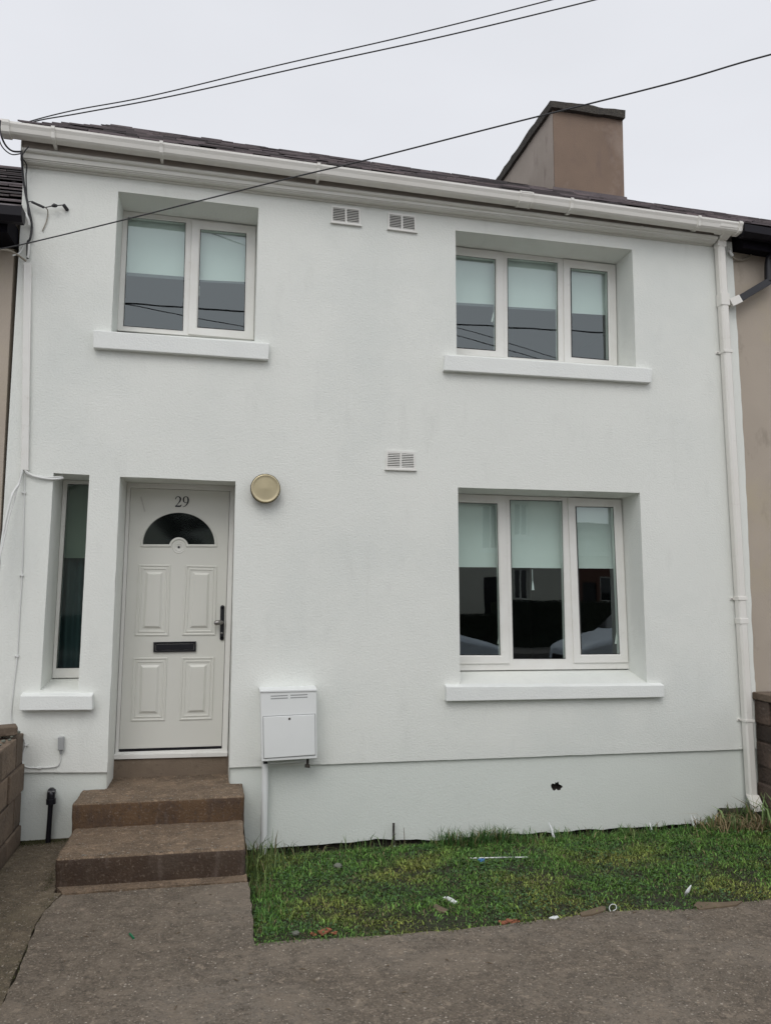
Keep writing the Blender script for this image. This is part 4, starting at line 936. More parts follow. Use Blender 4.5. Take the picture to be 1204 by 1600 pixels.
# ------------------------------------------------------------------ garden walls
def block_wall(T, xf, xb, y0, y1, z0, z1, rows, blen, material, facing, seed=0, joint=.014):
    r = random.Random(seed); h = (z1-z0)/rows
    MB().box(min(xf, xb)+.012, max(xf, xb)-.012, y0+.01, y1, z0, z1-.01).build('mortar_core', M['blockdark'], T)
    b = MB(); cut = [r.uniform(-.03, .03) if 0 < q < rows else 0 for q in range(rows+1)]
    for i in range(rows):
        y = y1-(blen/2 if i % 2 else 0)-.0; ys_ = [y1]
        while y > y0: ys_.append(y if y < y1 else y1); y -= blen
        ys_.append(y0); ys_ = sorted(set(ys_))
        for ya, yb in zip(ys_[:-1], ys_[1:]):
            if yb-ya < .03: continue
            e = r.uniform(-.009, .009); ez = r.uniform(-.004, .004); za = z0+i*h+cut[i]+joint/2; zb = z0+(i+1)*h+cut[i+1]-joint/2
            b.box(min(xf, xb)+e, max(xf, xb)+e, ya+joint/2, yb-joint/2, za+ez, zb+ez)
    o = b.build('blocks', material, T)
    md = o.modifiers.new('bevel', 'BEVEL'); md.width = .012; md.segments = 2
    return o
GL = thing('garden_wall', 'old brown block garden wall ending at the left corner of the house', 'wall', (-1.5,-2,.18))
block_wall(GL, -1.40, -1.62, -3.6, -.0, .10, .965, 4, .42, M['block'], 1, 3)
# loose brick and mortar lumps on its top
q = at3(8,1138,-.28)
bk = MB(); c, s_ = math.cos(.5), math.sin(.5)
bx0 = Vector((-1.53,-.26,.985))
def obox(mb, c0, hx, hy, hz, rz, rx=0):
    R_ = Matrix.Rotation(rz, 3, 'Z') @ Matrix.Rotation(rx, 3, 'X')
    P = [c0+R_ @ Vector((sx*hx, sy*hy, sz*hz)) for sz in (-1, 1) for sx, sy in ((-1,-1),(1,-1),(1,1),(-1,1))]
    mb.hexa(P[:4], P[4:])
obox(bk, bx0+Vector((.02,.03,.035)), .10, .055, .032, .35, .06)
tag(bk.build('loose_brick', M['block'], bevel=.008), 'loose reddish brick lying on top of the left garden wall', 'brick')
rub = MB(); r_ = random.Random(5)
def lump(mb, c, r, seed, sq=.7, seg=8):
    vs = []; fs = []
    for i in range(seg//2+1):
        th_ = PI*i/(seg//2)
        for k in range(seg):
            a = 2*PI*k/seg; p = Vector((math.sin(th_)*math.cos(a), math.sin(th_)*math.sin(a), math.cos(th_)*sq))
            p *= r*(1+.35*noise.noise(p*2+Vector((seed*3.1, 0, 0)))); vs.append(Vector(c)+p)
    for i in range(seg//2):
        for k in range(seg): fs.append((i*seg+k, i*seg+(k+1) % seg, (i+1)*seg+(k+1) % seg, (i+1)*seg+k))
    mb.add(vs, fs, False)
for i in range(26):
    lump(rub, (r_.uniform(-1.60,-1.42), r_.uniform(-.75,-.02), .972+r_.uniform(0,.012)), r_.uniform(.008,.026), i)
o = rub.build('mortar_rubble', M['stone']); o['kind'] = 'stuff'; o['label'] = 'crumbled mortar on top of the left garden wall'; o['category'] = 'rubble'
GR = thing('garden_wall', 'dark stained block garden wall with a coping at the right edge', 'wall', (4.9,-2,.1))
gwx = at(1181,1100,-.03)[0]
block_wall(GR, gwx, gwx+.22, -3.0, -.0, -.05, 1.08, 6, .42, M['blockdark'], -1, 8)
MB().box(gwx-.022, gwx+.24, -3.0, -.002, 1.075, 1.14).build('coping', M['block'], GR, bevel=.008)

# ------------------------------------------------------------------ lawn
def fedge(x):   # front edge of the lawn (Y)
    P = lawn_front
    for a, b in zip(P[:-1], P[1:]):
        if a[0] <= x <= b[0]: return a[1]+(b[1]-a[1])*(x-a[0])/(b[0]-a[0]+1e-9)
    return P[0][1] if x < P[0][0] else P[-1][1]
def lz(x, y):
    f = fedge(x); t = min(1, max(0, (y-f)/(-f)))        # 0 front .. 1 wall
    z = PZ-.015 - .175*(t**1.15)
    z += .03*max(0, 1-abs(x-4.3)/.5)*t
    return z+.014*noise.noise(Vector((x*2.3, y*2.3, 0)))+.008*noise.noise(Vector((x*7, y*7, 0)))-.05*math.exp(-((y+.01)/.09)**2)
nx, ny = 150, 70; vs = []
for j in range(ny+1):
    for i in range(nx+1):
        x = LX-.004+(4.80-LX)*i/nx; f = fedge(x); y = f+.002+(.07-f)*j/ny; vs.append((x, y, lz(x, y)))
lb_ = MB(); lb_.add(vs, [(j*(nx+1)+i, j*(nx+1)+i+1, (j+1)*(nx+1)+i+1, (j+1)*(nx+1)+i) for j in range(ny) for i in range(nx)], True)
struct(lb_.build('lawn_soil', M['soil'], fix=False))

def blades(name, xs, ys, hs, ws, lean, cols, zf, label):
    n = len(xs)
    ang = rng.uniform(0, 2*PI, n); la = rng.uniform(0, 2*PI, n)
    z = np.array([zf(a, b) for a, b in zip(xs, ys)])-.004
    dxv, dyv = np.cos(ang)*ws/2, np.sin(ang)*ws/2
    lx_, ly_ = np.cos(la)*lean*hs, np.sin(la)*lean*hs
    V = np.zeros((n, 5, 3))
    V[:,0] = np.stack([xs-dxv, ys-dyv, z], -1); V[:,1] = np.stack([xs+dxv, ys+dyv, z], -1)
    V[:,2] = np.stack([xs-dxv*.8+lx_*.35, ys-dyv*.8+ly_*.35, z+hs*.6], -1); V[:,3] = np.stack([xs+dxv*.8+lx_*.35, ys+dyv*.8+ly_*.35, z+hs*.6], -1)
    V[:,4] = np.stack([xs+lx_, ys+ly_, z+hs*(1-.35*lean)], -1)
    V[:,:,1] = np.minimum(V[:,:,1], .018)
    me = bpy.data.meshes.new(name); me.vertices.add(n*5); me.vertices.foreach_set('co', V.reshape(-1))
    idx = np.arange(n)[:,None]*5
    quads = (idx+np.array([0,1,3,2])); tris = (idx+np.array([2,3,4]))
    loops = np.concatenate([quads, tris], 1).reshape(-1)
    me.loops.add(n*7); me.loops.foreach_set('vertex_index', loops.astype(np.int32))
    me.polygons.add(n*2)
    st = np.stack([np.arange(n)*7, np.arange(n)*7+4], -1).reshape(-1); tt = np.tile([4,3], n)
    me.polygons.foreach_set('loop_start', st.astype(np.int32)); me.polygons.foreach_set('loop_total', tt.astype(np.int32))
    me.update(calc_edges=True)
    ca_ = me.color_attributes.new('blade', 'FLOAT_COLOR', 'POINT')
    C4 = np.ones((n, 5, 4)); C4[:,:,:3] = cols[:,None,:]
    ca_.data.foreach_set('color', C4.reshape(-1))
    me.materials.append(M['grass']); o = bpy.data.objects.new(name, me); COL.objects.link(o)
    o['kind'] = 'stuff'; o['label'] = label; o['category'] = 'grass'; return o
def nz(x, y, s, k=0): return noise.noise(Vector((x*s, y*s, k)))
# short turf
n = 105000
xs = rng.uniform(LX+.004, 4.74, n); tt_ = rng.random(n)
fe = np.array([fedge(x) for x in xs]); ys = fe+.008+(-fe-.03)*tt_; sp_ = rng.random(n) < .02; ys[sp_] = fe[sp_]+rng.uniform(-.03, .01, sp_.sum())
dens = np.array([nz(a, b, 3.0) + .6*nz(a, b, 9, 3) for a, b in zip(xs, ys)])
keep = rng.random(n) < np.clip(.82+dens*1.4, .34, 1); xs, ys, tt_, dens = xs[keep], ys[keep], tt_[keep], dens[keep]; n = len(xs)
pat = np.array([nz(a, b, 1.7, 5) for a, b in zip(xs, ys)]); pat2 = np.array([nz(a, b, 6, 8) for a, b in zip(xs, ys)])
hs = (.012+.024*rng.random(n)**1.5)*(1+.5*np.clip(pat2, -.5, 1)); hs += np.where(tt_ > .6, .02*rng.random(n), 0); hs *= np.where(ys > -.07, .5, 1)
hs *= np.where(tt_ < .1, .75, 1)
ws = .0035+.0055*rng.random(n)
base_g = np.array([.092,.188,.036]); yel = np.array([.185,.215,.050]); drk = np.array([.028,.080,.022]); straw = np.array([.20,.17,.08])
f1 = np.clip(pat*2.0+.32-(tt_*.45), 0, 1)[:,None]; f2 = np.clip(-pat2*1.5+.1, 0, 1)[:,None]
cols = base_g*(1-f1)+yel*f1; cols = cols*(1-f2*.7)+drk*f2*.7
cols *= (.35+1.9*rng.random(n)**1.7)[:,None]; sm_ = rng.random(n) < .085; cols[sm_] = straw*rng.uniform(.6, 1.2, sm_.sum())[:,None]
blades('grass', xs, ys, hs, ws, rng.uniform(.2, 1.3, n), cols, lz, 'short mossy grass of the front lawn')
# clover and broad leaves hugging the ground
n = 16000
xs = rng.uniform(LX+.01, 4.7, n); tt_ = rng.random(n); fe = np.array([fedge(x) for x in xs]); ys = fe+.015+(-fe-.06)*tt_
pk = np.array([nz(a, b, 1.9, 12) for a, b in zip(xs, ys)]); keep = rng.random(n) < np.clip(.3+pk*2.2, .03, 1); xs, ys, tt_ = xs[keep], ys[keep], tt_[keep]; n = len(xs)
rad = rng.uniform(.004, .010, n); zz = np.array([lz(a, b) for a, b in zip(xs, ys)])+rng.uniform(.008, .034, n)
K = 5; V = np.zeros((n, K, 3)); tx, ty = rng.uniform(-.6,.6,n), rng.uniform(-.6,.6,n)
for k in range(K):
    a = 2*PI*k/K+rng.random()*6; V[:,k,0] = xs+np.cos(a)*rad; V[:,k,1] = np.minimum(ys+np.sin(a)*rad*.8, .015); V[:,k,2] = zz+np.cos(a)*rad*tx+np.sin(a)*rad*ty
order = np.argsort([0]*K)
V = np.zeros((n, K, 3)); a0_ = rng.uniform(0, 2*PI, n)
for k in range(K):
    a = a0_+2*PI*k/K; V[:,k,0] = xs+np.cos(a)*rad; V[:,k,1] = np.minimum(ys+np.sin(a)*rad*.8, .015); V[:,k,2] = zz+np.cos(a)*rad*tx+np.sin(a)*rad*ty
me = bpy.data.meshes.new('clover'); me.vertices.add(n*K); me.vertices.foreach_set('co', V.reshape(-1)); me.loops.add(n*K); me.loops.foreach_set('vertex_index', np.arange(n*K, dtype=np.int32))
me.polygons.add(n); me.polygons.foreach_set('loop_start', np.arange(n, dtype=np.int32)*K); me.polygons.foreach_set('loop_total', np.full(n, K, np.int32)); me.update(calc_edges=True)
ca_ = me.color_attributes.new('blade', 'FLOAT_COLOR', 'POINT'); C4 = np.ones((n, K, 4)); cc = np.array([.045,.095,.03])*rng.uniform(.5, 1.6, n)[:,None]; C4[:,:,:3] = cc[:,None,:]; ca_.data.foreach_set('color', C4.reshape(-1))
me.materials.append(M['grass']); o = bpy.data.objects.new('ground_cover', me); COL.objects.link(o); o['kind'] = 'stuff'; o['label'] = 'low clover and broad leaved weeds in the lawn'; o['category'] = 'weeds'
# long grass along the foot of the wall
def tuft(px, py, cnt, h, spread, col=(.06,.11,.03), seed=0, lean=.9, wd=.006, Z=None):
    return px, py, cnt, h, spread, col, lean, wd
TX, TY, TH, TW, TL, TC = [], [], [], [], [], []
def addt(x, y, cnt, h, spread, col, lean=.9, wd=.006):
    for _ in range(cnt):
        TX.append(x+rng.normal()*spread); TY.append(min(-.01, y+rng.normal()*spread*.6)); TH.append(h*rng.uniform(.45, 1.1)); TW.append(wd*rng.uniform(.6, 1.3)); TL.append(rng.uniform(.1, lean))
        c = np.array(col)*rng.uniform(.55, 1.4)
        if rng.random() < .14: c = straw*rng.uniform(.6, 1.3)
        TC.append(c)
G1, G2, G3 = (.09,.20,.04), (.16,.22,.07), (.055,.13,.035)
for i in range(170):      # general fringe
    x = rng.uniform(.3, 4.55); addt(x, rng.uniform(-.30,-.06), 9, rng.uniform(.04,.09)*(.7 if x < 1.6 else 1), .035, G1 if rng.random() < .6 else G3, .9, .005)
for (x, y, c, h, s) in [(.33,-.62,46,.17,.05), (.36,-.30,40,.20,.06), (.30,-.9,30,.12,.05), (.30,-1.15,30,.10,.06), (.45,-.15,30,.16,.06), (.62,-.15,20,.12,.06), (.80,-.12,22,.13,.05), (1.05,-.10,22,.12,.05), (1.15,-.10,22,.13,.05), (1.42,-.10,20,.09,.05),
      (1.75,-.12,30,.13,.06), (1.95,-.12,60,.16,.08), (2.1,-.10,70,.17,.08), (2.25,-.12,60,.16,.08), (2.42,-.10,44,.13,.06), (2.6,-.10,40,.13,.07), (2.8,-.10,30,.12,.07), (2.95,-.2,34,.12,.08), (3.1,-.25,26,.10,.07), (3.4,-.2,34,.11,.07), (3.6,-.12,30,.10,.07), (3.9,-.12,30,.12,.07), (4.15,-.15,30,.12,.06)]:
    addt(x, y, c, h, s, G2 if rng.random() < .4 else G1, 1.0, .0065)
for i in range(240):      # tufts of longer grass inside the lawn
    x = rng.uniform(.3, 4.6); y = rng.uniform(-1.7,-.25); addt(x, y, 9, rng.uniform(.025,.05), .03, G1 if rng.random() < .7 else G2, 1.2, .0045)
for i in range(26): addt(LX+.06+rng.random()*.08, rng.uniform(-1.95,-1.0), 22, rng.uniform(.05,.09), .04, G1, 1.0, .005)   # along the path edge
for (x, y, c, h, s) in [(4.30,-.16,50,.13,.08), (4.5,-.2,26,.30,.07), (4.62,-.35,40,.34,.07), (4.66,-.6,40,.36,.07), (4.66,-.85,34,.30,.08), (4.25,-.3,30,.14,.1), (4.45,-.8,24,.18,.1), (4.4,-.12,20,.22,.05)]:
    addt(x, y, int(c*1.4), h, s, (.15,.22,.08), .7, .017)
for (x, y) in [(4.2,-.28), (4.35,-.35), (4.5,-.42), (4.1,-.2)]:
    addt(x, y, 60, .17, .10, (.26,.20,.11), 1.5, .010)
for (x, y, c, h, s) in [(.30,-.42,16,.26,.03), (.40,-.22,14,.25,.04), (.47,-.50,12,.22,.04), (.28,-.75,14,.18,.03), (.60,-.14,8,.20,.04), (.98,-.10,7,.17,.04), (1.22,-.10,9,.17,.05), (1.32,-.12,6,.15,.03)]:
    addt(x, y, c, h, s, (.11,.17,.06), .7, .009)
for k_ in range(34): addt(rng.uniform(1.78, 2.32), rng.uniform(-.22,-.08), 14, rng.uniform(.12,.21), .035, (.05,.125,.032), 1.0, .007)
for k_ in range(20): addt(rng.uniform(2.35, 4.4), rng.uniform(-.25,-.08), 14, rng.uniform(.08,.15), .05, (.08,.17,.04), 1.0, .007)
TX, TY, TH, TW, TL, TC = map(np.array, (TX, TY, TH, TW, TL, TC))
ok = (TX > LX-.02) & (TX < 4.73); TX, TY, TH, TW, TL, TC = TX[ok], TY[ok], TH[ok], TW[ok], TL[ok], TC[ok]
blades('long_grass', TX, TY, TH, TW, TL, TC, lambda a, b: lz(max(a, LX), b), 'longer rough grass along the foot of the white wall')
# moss in the cracks of the side path and by the foot of the wall
n = 5000; xs = rng.uniform(-1.385,-1.0, n); ys = -np.abs(rng.normal(0, .05, n))-.0
e1 = rng.random(n) < .35; ys[e1] = rng.uniform(-1.05, -.0, e1.sum()); xs[e1] = -1.0-np.abs(rng.normal(0, .03, e1.sum()))
e2 = rng.random(n) < .12; ys[e2] = rng.uniform(-2.2, -1.12, e2.sum()); xs[e2] = -.945+rng.normal(0, .012, e2.sum())
cols = np.array([.06,.062,.022])*rng.uniform(.5, 1.5, n)[:,None]
blades('moss', xs, ys, rng.uniform(.003,.014,n), rng.uniform(.003,.006,n), rng.uniform(.2,1.2,n), cols, lambda a, b: PZ-.004, 'dark moss in the joints of the side path')

# ------------------------------------------------------------------ small things lying about
def chunk(name, pts_px, h, material, label, cat, Z=PZ, dz=0):
    P = [gnd(px, py, Z) for px, py in pts_px]; n = len(P); cx = sum(p[0] for p in P)/n; cy = sum(p[1] for p in P)/n
    mb = MB(); vs = [(x, y, Z-.02) for x, y in P]+[(x, y, Z+h*.7+.004*noise.noise(Vector((x*30, y*30, 0)))) for x, y in P]+[(cx+(x-cx)*.55, cy+(y-cy)*.55, Z+h+.3*h*noise.noise(Vector((x*40, y*40, 2)))) for x, y in P]
    mb.add(vs, [(i, (i+1) % n, n+(i+1) % n, n+i) for i in range(n)]+[(n+i, n+(i+1) % n, 2*n+(i+1) % n, 2*n+i) for i in range(n)]+[tuple(range(2*n, 3*n))])
    return tag(mb.build(name, material), label, cat)
def shards(pts_px, label, seed):
    r = random.Random(seed); mb = MB()
    for (px, py, rad) in pts_px:
        x, y = gnd(px, py, PZ)
        for q in range(3): lump(mb, (x+r.uniform(-rad, rad)*.8, y+r.uniform(-rad, rad)*.5, PZ+r.uniform(-.004, .005)), rad*r.uniform(.45, .9), seed*31+q*7+px, .32, 7)
    return tag(mb.build('broken_tile', M['orange']), label, 'broken tile')
shards([(490,1458,.018), (500,1456,.026), (511,1455,.028), (520,1457,.020), (504,1461,.018)], 'dark orange broken tile at the lawn edge nearest the steps', 3)
shards([(781,1441,.016), (789,1440,.024), (798,1439,.026), (807,1439,.018)], 'bright orange broken tile at the lawn edge left of centre', 5)
chunk('wood_fragment', [(905,1429),(920,1424),(940,1418),(946,1419),(945,1424),(925,1431),(908,1433)], .014, M['wood'], 'brown splinter of wood at the lawn edge beside the white loop', 'wood')
chunk('wood_fragment', [(1083,1417),(1088,1411),(1115,1412),(1140,1411),(1160,1409),(1150,1416),(1115,1420),(1092,1422)], .012, M['wood'], 'long brown piece of wood at the right lawn edge', 'wood')
for (px, py, rr_, zz_, lab) in ((528,1356,.032,.055,'grey stone lying in the grass left of the lawn centre'), (462,1462,.020,.175,'small grey green stone at the near left lawn edge')):
    x, y = gnd(px, py, zz_); b = MB(); lump(b, (x, y, zz_+.012), rr_, px, .6, 10); tag(b.build('stone', M['stone']), lab, 'stone')
chunk('wrapper', [(692,1404),(697,1402),(706,1406),(714,1411),(710,1414),(702,1411)], .012, M['litter'], 'crumpled white wrapper in the middle of the lawn', 'litter', Z=.13)
chunk('wrapper', [(857,1436),(863,1434),(871,1433),(873,1436),(866,1438)], .012, M['litter'], 'scrap of white paper at the lawn edge between the orange tile and the wood', 'litter', Z=.175)
chunk('brick_fragment', [(676,1417),(680,1413),(688,1417),(700,1423),(694,1427),(682,1423)], .008, M['wood'], 'flat brown brick fragment in the bare patch of lawn', 'brick fragment', Z=.15)
def gl(px, py, Z): x, y = gnd(px, py, Z); return Vector((x, y, Z))
tag(MB().tube([gl(734,1341,.07), gl(778,1340,.075), gl(824,1339.5,.07)], .005, 8).build('white_rod', M['litter']), 'thin straight white rod lying on the grass below the wall', 'rod')
chunk('bottle_top', [(746,1345),(750,1343.5),(757,1344),(756,1348.5),(749,1349)], .015, M['blue'], 'small blue plastic scrap just in front of the white rod', 'litter', Z=.065)
tag(MB().tube(smoothpath([gl(953,1424,.19), gl(951,1418,.2), gl(955,1413,.2), gl(961,1414,.2), gl(962,1420,.195), gl(957,1423,.19)], 4), .0022, 6).build('plastic_loop', M['litter']), 'small white plastic loop at the lawn edge', 'litter')
tag(MB().tube([gl(203,1459,.185), gl(209,1466,.185)], .006, 8).build('plastic_scrap', M['green']), 'small green plastic scrap on the concrete below the steps', 'litter')
p0, p1, p2 = gl(1069,1400,.19), gl(1073,1392,.24), gl(1079,1383,.27)
tag(MB().tube([p0, lerp(p0, p1, .6), p1+Vector((.004,0,.0)), p2], [.002,.009,.011,.003], 6).build('painted_leaf', M['litter']), 'white paint splashed leaf standing at the right side of the lawn', 'leaf')
tag(MB().tube([at3(615.5,1322,-.05), at3(614.5,1300,-.04), at3(614.8,1286,-.03)], [.011,.009,.010], 8).build('pipe_stub', M['grey'] if False else M['cap']), 'short dark pipe end sticking up at the foot of the wall', 'pipe')
tag(MB().tube([at3(632,1326,-.06), at3(631.5,1310,-.05), at3(630.5,1293,-.04)], [.003,.003,.002], 6).build('dry_stem', M['wood']), 'thin dry stem beside the dark pipe end', 'stem')
tag(MB().tube(smoothpath([at3(616,1322,-.08), at3(622,1329,-.12), at3(640,1331,-.14), at3(660,1325,-.10), at3(664,1322,-.06)], 5), .006, 8).build('root', M['litter']), 'pale curled root at the foot of the wall', 'root')
wl = [(856,1284,865,1304,'leftmost white painted weed at the wall foot, below the broken hole'), (1078,1272,1084,1291,'taller of two white painted weeds near the downpipe'), (1084,1275,1088,1290,'shorter of two white painted weeds near the downpipe'), (1014,1285,1018,1297,'small white painted weed left of the pair near the downpipe'), (793,1293,788,1304,'small white painted weed below the ground floor sill')]
for a, b, c, d, lab in wl:
    tag(MB().tube([at3(c, d+6, -.07), at3((a+c)/2, (b+d)/2, -.045), at3(a, b, -.03)], [.011,.010,.002], 6).build('painted_weed', M['litter']), lab, 'weed', 'white painted weeds at the wall foot')
# mossy block under the downpipe shoe
T = rough_block('mossy_block', at(1132,1290,-.1)[0], at(1168,1290,-.1)[0], -.13, .0, -.02, .14, M['soil'], None, .02, .03, .006, 9)
T.data.materials[1] = M['soil']; tag(T, 'mossy concrete block at the wall foot below the downpipe', 'block')
# crumbs and grit on the concrete
gr = MB(); r_ = random.Random(11)
def onlawn(x, y): return x > LX and fedge(x) < y
for i in range(420):
    x = r_.uniform(-1.35, 3.6); y = r_.uniform(-3.3,-1.15)
    if onlawn(x, y): continue
    if r_.random() < .3: y = fedge(x)-abs(r_.gauss(0, .06)) if x > LX else -1.16-abs(r_.gauss(0, .05))
    s = r_.uniform(.002,.0055); lump(gr, (x, y, PZ+s*.3), s, i, .6, 6)
for i in range(60):
    x = r_.uniform(-.95,.18); y, z = (r_.uniform(-.95,-.42), .358) if r_.random() < .6 else (r_.uniform(-.34,-.02), .528)
    s = r_.uniform(.002,.006); lump(gr, (x, y, z+s*.3), s, i, .6, 6)
for i in range(90):      # crumbs worked loose along the step edges
    x = r_.uniform(-.95,.19); y, z = ((-1.0+abs(r_.gauss(0,.012)), .359) if r_.random() < .6 else (-.378+abs(r_.gauss(0,.012)), .529))
    s = r_.uniform(.002,.0065); lump(gr, (x, y, z+s*.2), s, i, .5, 6)
o = gr.build('grit', mat('pale_grit', (.32,.29,.24), .9, (.18,.16,.13), 30)); o['kind'] = 'stuff'; o['label'] = 'pale grit and crumbs scattered on the concrete'; o['category'] = 'grit'
lt = MB()
for i in range(46):
    x = r_.uniform(-1.3, 3.4); y = r_.uniform(-3.0,-1.2)
    if onlawn(x, y): continue
    a = r_.uniform(0, PI); l_ = r_.uniform(.006,.02); d = Vector((math.cos(a), math.sin(a), 0))*l_
    lt.tube([Vector((x, y, PZ+.003))-d, Vector((x, y, PZ+.006)), Vector((x, y, PZ+.003))+d], [.001,.003,.001], 5)
o = lt.build('leaf_litter', M['wood']); o['kind'] = 'stuff'; o['label'] = 'dry stalks and leaf bits scattered on the concrete'; o['category'] = 'leaf litter'

# ------------------------------------------------------------------ overhead wires
def wire(px_pts, Y0, Y1, label, r=.006):
    A, B = at3(*px_pts[0], Y0), at3(*px_pts[-1], Y1); nrm = Vector(((B-A).y, -(B-A).x, 0)); C0 = Vector((0, -DIST, EYE)); P = []
    for x, y in px_pts:      # the wire hangs in one vertical plane
        d = FW + RR*((x-602)/FPX) + UU*((800-y)/FPX); P.append(C0+d*((A-C0).dot(nrm)/d.dot(nrm)))
    d = (P[-1]-P[0]).normalized(); end = Vector((13.0, -5.2, 9.1)); far = P[-1]+d*2
    P2 = smoothpath(P+[P[-1]+d*1.0, far, far.lerp(end, .5)-Vector((0,0,.15)), end], 8)
    return tag(MB().tube(P2, r, 8).build('overhead_wire', M['cable']), label, 'wire', 'wires slung across the front of the house')
wire([(30,202),(40,192),(115,172.5),(235,150),(430,103),(640,55),(860,0),(1000,-38)], -.10, -1.6, 'upper of the two black wires crossing the sky from the gutter end', .0048)
wire([(30,204),(56,189.5),(125,177),(269,150),(480,103),(700,55),(928,0),(1060,-35)], -.12, -1.8, 'lower of the two black wires crossing the sky from the gutter end', .0048)
wire([(-10,391),(48,379),(198,342.5),(450,279),(564,252),(780,197),(1047,130),(1204,85)], -.40, -3.1, 'single black wire slung across the upper windows and chimney', r=.0046)
T = thing('utility_pole', 'wooden utility pole carrying the wires beyond the right edge', 'pole', (13.0,-5.2,0))
MB().tube([(13,-5.2,-.1), (13,-5.2,9.4)], [.15,.11], 16).build('post', M['pole'], T)
MB().box(12.4, 13.6, -5.26, -5.14, 9.02, 9.12).build('crossarm', M['pole'], T)
# street wires whose reflections cross the upper panes
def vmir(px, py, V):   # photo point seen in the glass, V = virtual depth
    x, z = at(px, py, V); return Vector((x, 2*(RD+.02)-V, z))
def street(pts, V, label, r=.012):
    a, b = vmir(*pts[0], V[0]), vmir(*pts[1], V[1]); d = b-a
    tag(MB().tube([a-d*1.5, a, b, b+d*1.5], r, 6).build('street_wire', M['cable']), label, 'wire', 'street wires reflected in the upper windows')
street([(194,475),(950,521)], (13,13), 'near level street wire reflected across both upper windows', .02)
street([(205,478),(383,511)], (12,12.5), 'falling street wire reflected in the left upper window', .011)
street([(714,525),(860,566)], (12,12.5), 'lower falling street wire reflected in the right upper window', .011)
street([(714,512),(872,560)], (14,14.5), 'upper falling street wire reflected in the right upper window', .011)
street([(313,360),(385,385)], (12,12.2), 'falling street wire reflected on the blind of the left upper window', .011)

# ------------------------------------------------------------------ across the street (seen only as reflections)
def simple_house(name, label, x0, x1, y, depth, z0, eave, rdg, wallm, wins, doors, sgn=1):
    T = thing(name, label, 'house', ((x0+x1)/2, y, 0))
    yb = y-depth
    hs = [[(a,c),(b,c),(b,d),(a,d)] for a, b, c, d in wins+doors]
    mb = MB(); mb.plate([(x0,z0),(x1,z0),(x1,eave),(x0,eave)], hs, y, y-.15)
    mb.add([(x0,y,z0),(x0,yb,z0),(x0,yb,eave),(x0,(y+yb)/2,rdg),(x0,y,eave)], [(0,1,2,3,4)]); mb.add([(x1,y,z0),(x1,yb,z0),(x1,yb,eave),(x1,(y+yb)/2,rdg),(x1,y,eave)], [(0,1,2,3,4)])
    mb.add([(x0,yb,z0),(x1,yb,z0),(x1,yb,eave),(x0,yb,eave)], [(0,1,2,3)])
    mb.build('wall', wallm, T, fix=False)
    rb = MB(); roof_slates(rb, x0-.1, x1+.1, lambda X: eave, lambda X: rdg, y+.25, (y+yb)/2, ex=.5, wid=.9)
    rb.add([(x0-.1,(y+yb)/2,rdg),(x1+.1,(y+yb)/2,rdg),(x1+.1,yb-.2,eave),(x0-.1,yb-.2,eave)], [(0,1,2,3)]); rf = rb.build('roof', M['slate'], T, fix=False)
    MB().box(x0+.8, x0+1.7, (y+yb)/2-.3, (y+yb)/2+.3, rdg-.4, rdg+1.0).box(x0+.75, x0+1.75, (y+yb)/2-.35, (y+yb)/2+.35, rdg+1.0, rdg+1.1).build('chimney', M['chimney'], rf)
    for a, b, c, d in wins:
        w = MB(); w.plate([(a,c),(b,c),(b,d),(a,d)], [[(a+.07,c+.07),((a+b)/2-.03,c+.07),((a+b)/2-.03,d-.07),(a+.07,d-.07)], [((a+b)/2+.03,c+.07),(b-.07,c+.07),(b-.07,d-.07),((a+b)/2+.03,d-.07)]], y-.09, y-.14)
        w = w.build('window', M['upvc'], T); MB().add([(a,y-.12,c),(b,y-.12,c),(b,y-.12,d),(a,y-.12,d)], [(0,1,2,3)]).build('pane', M['carglass'], w)
        MB().box(a-.1, b+.1, y-.05, y+.07, c-.12, c-.005).build('sill', M['sill'], w)
    for a, b, c, d in doors: MB().box(a, b, y-.14, y-.09, c, d).build('door', M['black'], T)
    return T
simple_house('opposite_house', 'cream rendered house across the street, reflected in the lower window', -9, 12.45, -19.96, 8, .1, 6.0, 8.6, M['cream'],
  [(9.0,9.7,3.3,4.9), (10.2,10.8,3.8,5.0), (4.6,6.4,3.3,4.9), (-2,-.4,3.3,4.9), (10.2,10.8,1.5,2.65), (4.6,6.4,.9,2.4), (-4,-2,.9,2.4)], [(9.1,9.65,.15,2.35), (-6,-5.1,.15,2.2)])
simple_house('opposite_house', 'lower brown brick house further away, reflected in the right-hand pane', 15.5, 24, -33, 6, 0, 3.6, 5.6, M['brick'],
  [(17,18.6,1.2,2.5), (20,22,1.2,2.5)], [(19,19.8,.1,2.2)])
MB_ = MB().box(10.9, 11.9, -19.96, -19.80, 2.42, 2.55)
hw = thing('boundary_hedge', 'dark clipped hedge across the street, reflected at the foot of the lower window', 'hedge', (4,-16.3,0))
hb = MB()
hb.box(-20, 8.3, -17.0, -16.35, .1, 1.1).box(8.3, 30, -17.0, -16.35, .1, 1.52).build('core', M['hedge'], hw)
n = 16000; hx_ = rng.uniform(-6, 24, n); top = np.where(hx_ < 8.3, 1.1, 1.52); hz_ = rng.uniform(.1, 1, n)**.6*(top+.05); hy_ = -16.33+rng.uniform(-.05,.07,n)
tp = rng.random(n) < .3; hy_[tp] = rng.uniform(-17,-16.3,tp.sum()); hz_[tp] = (top+.03)[tp]
hb = MB(); vs = []; fs = []
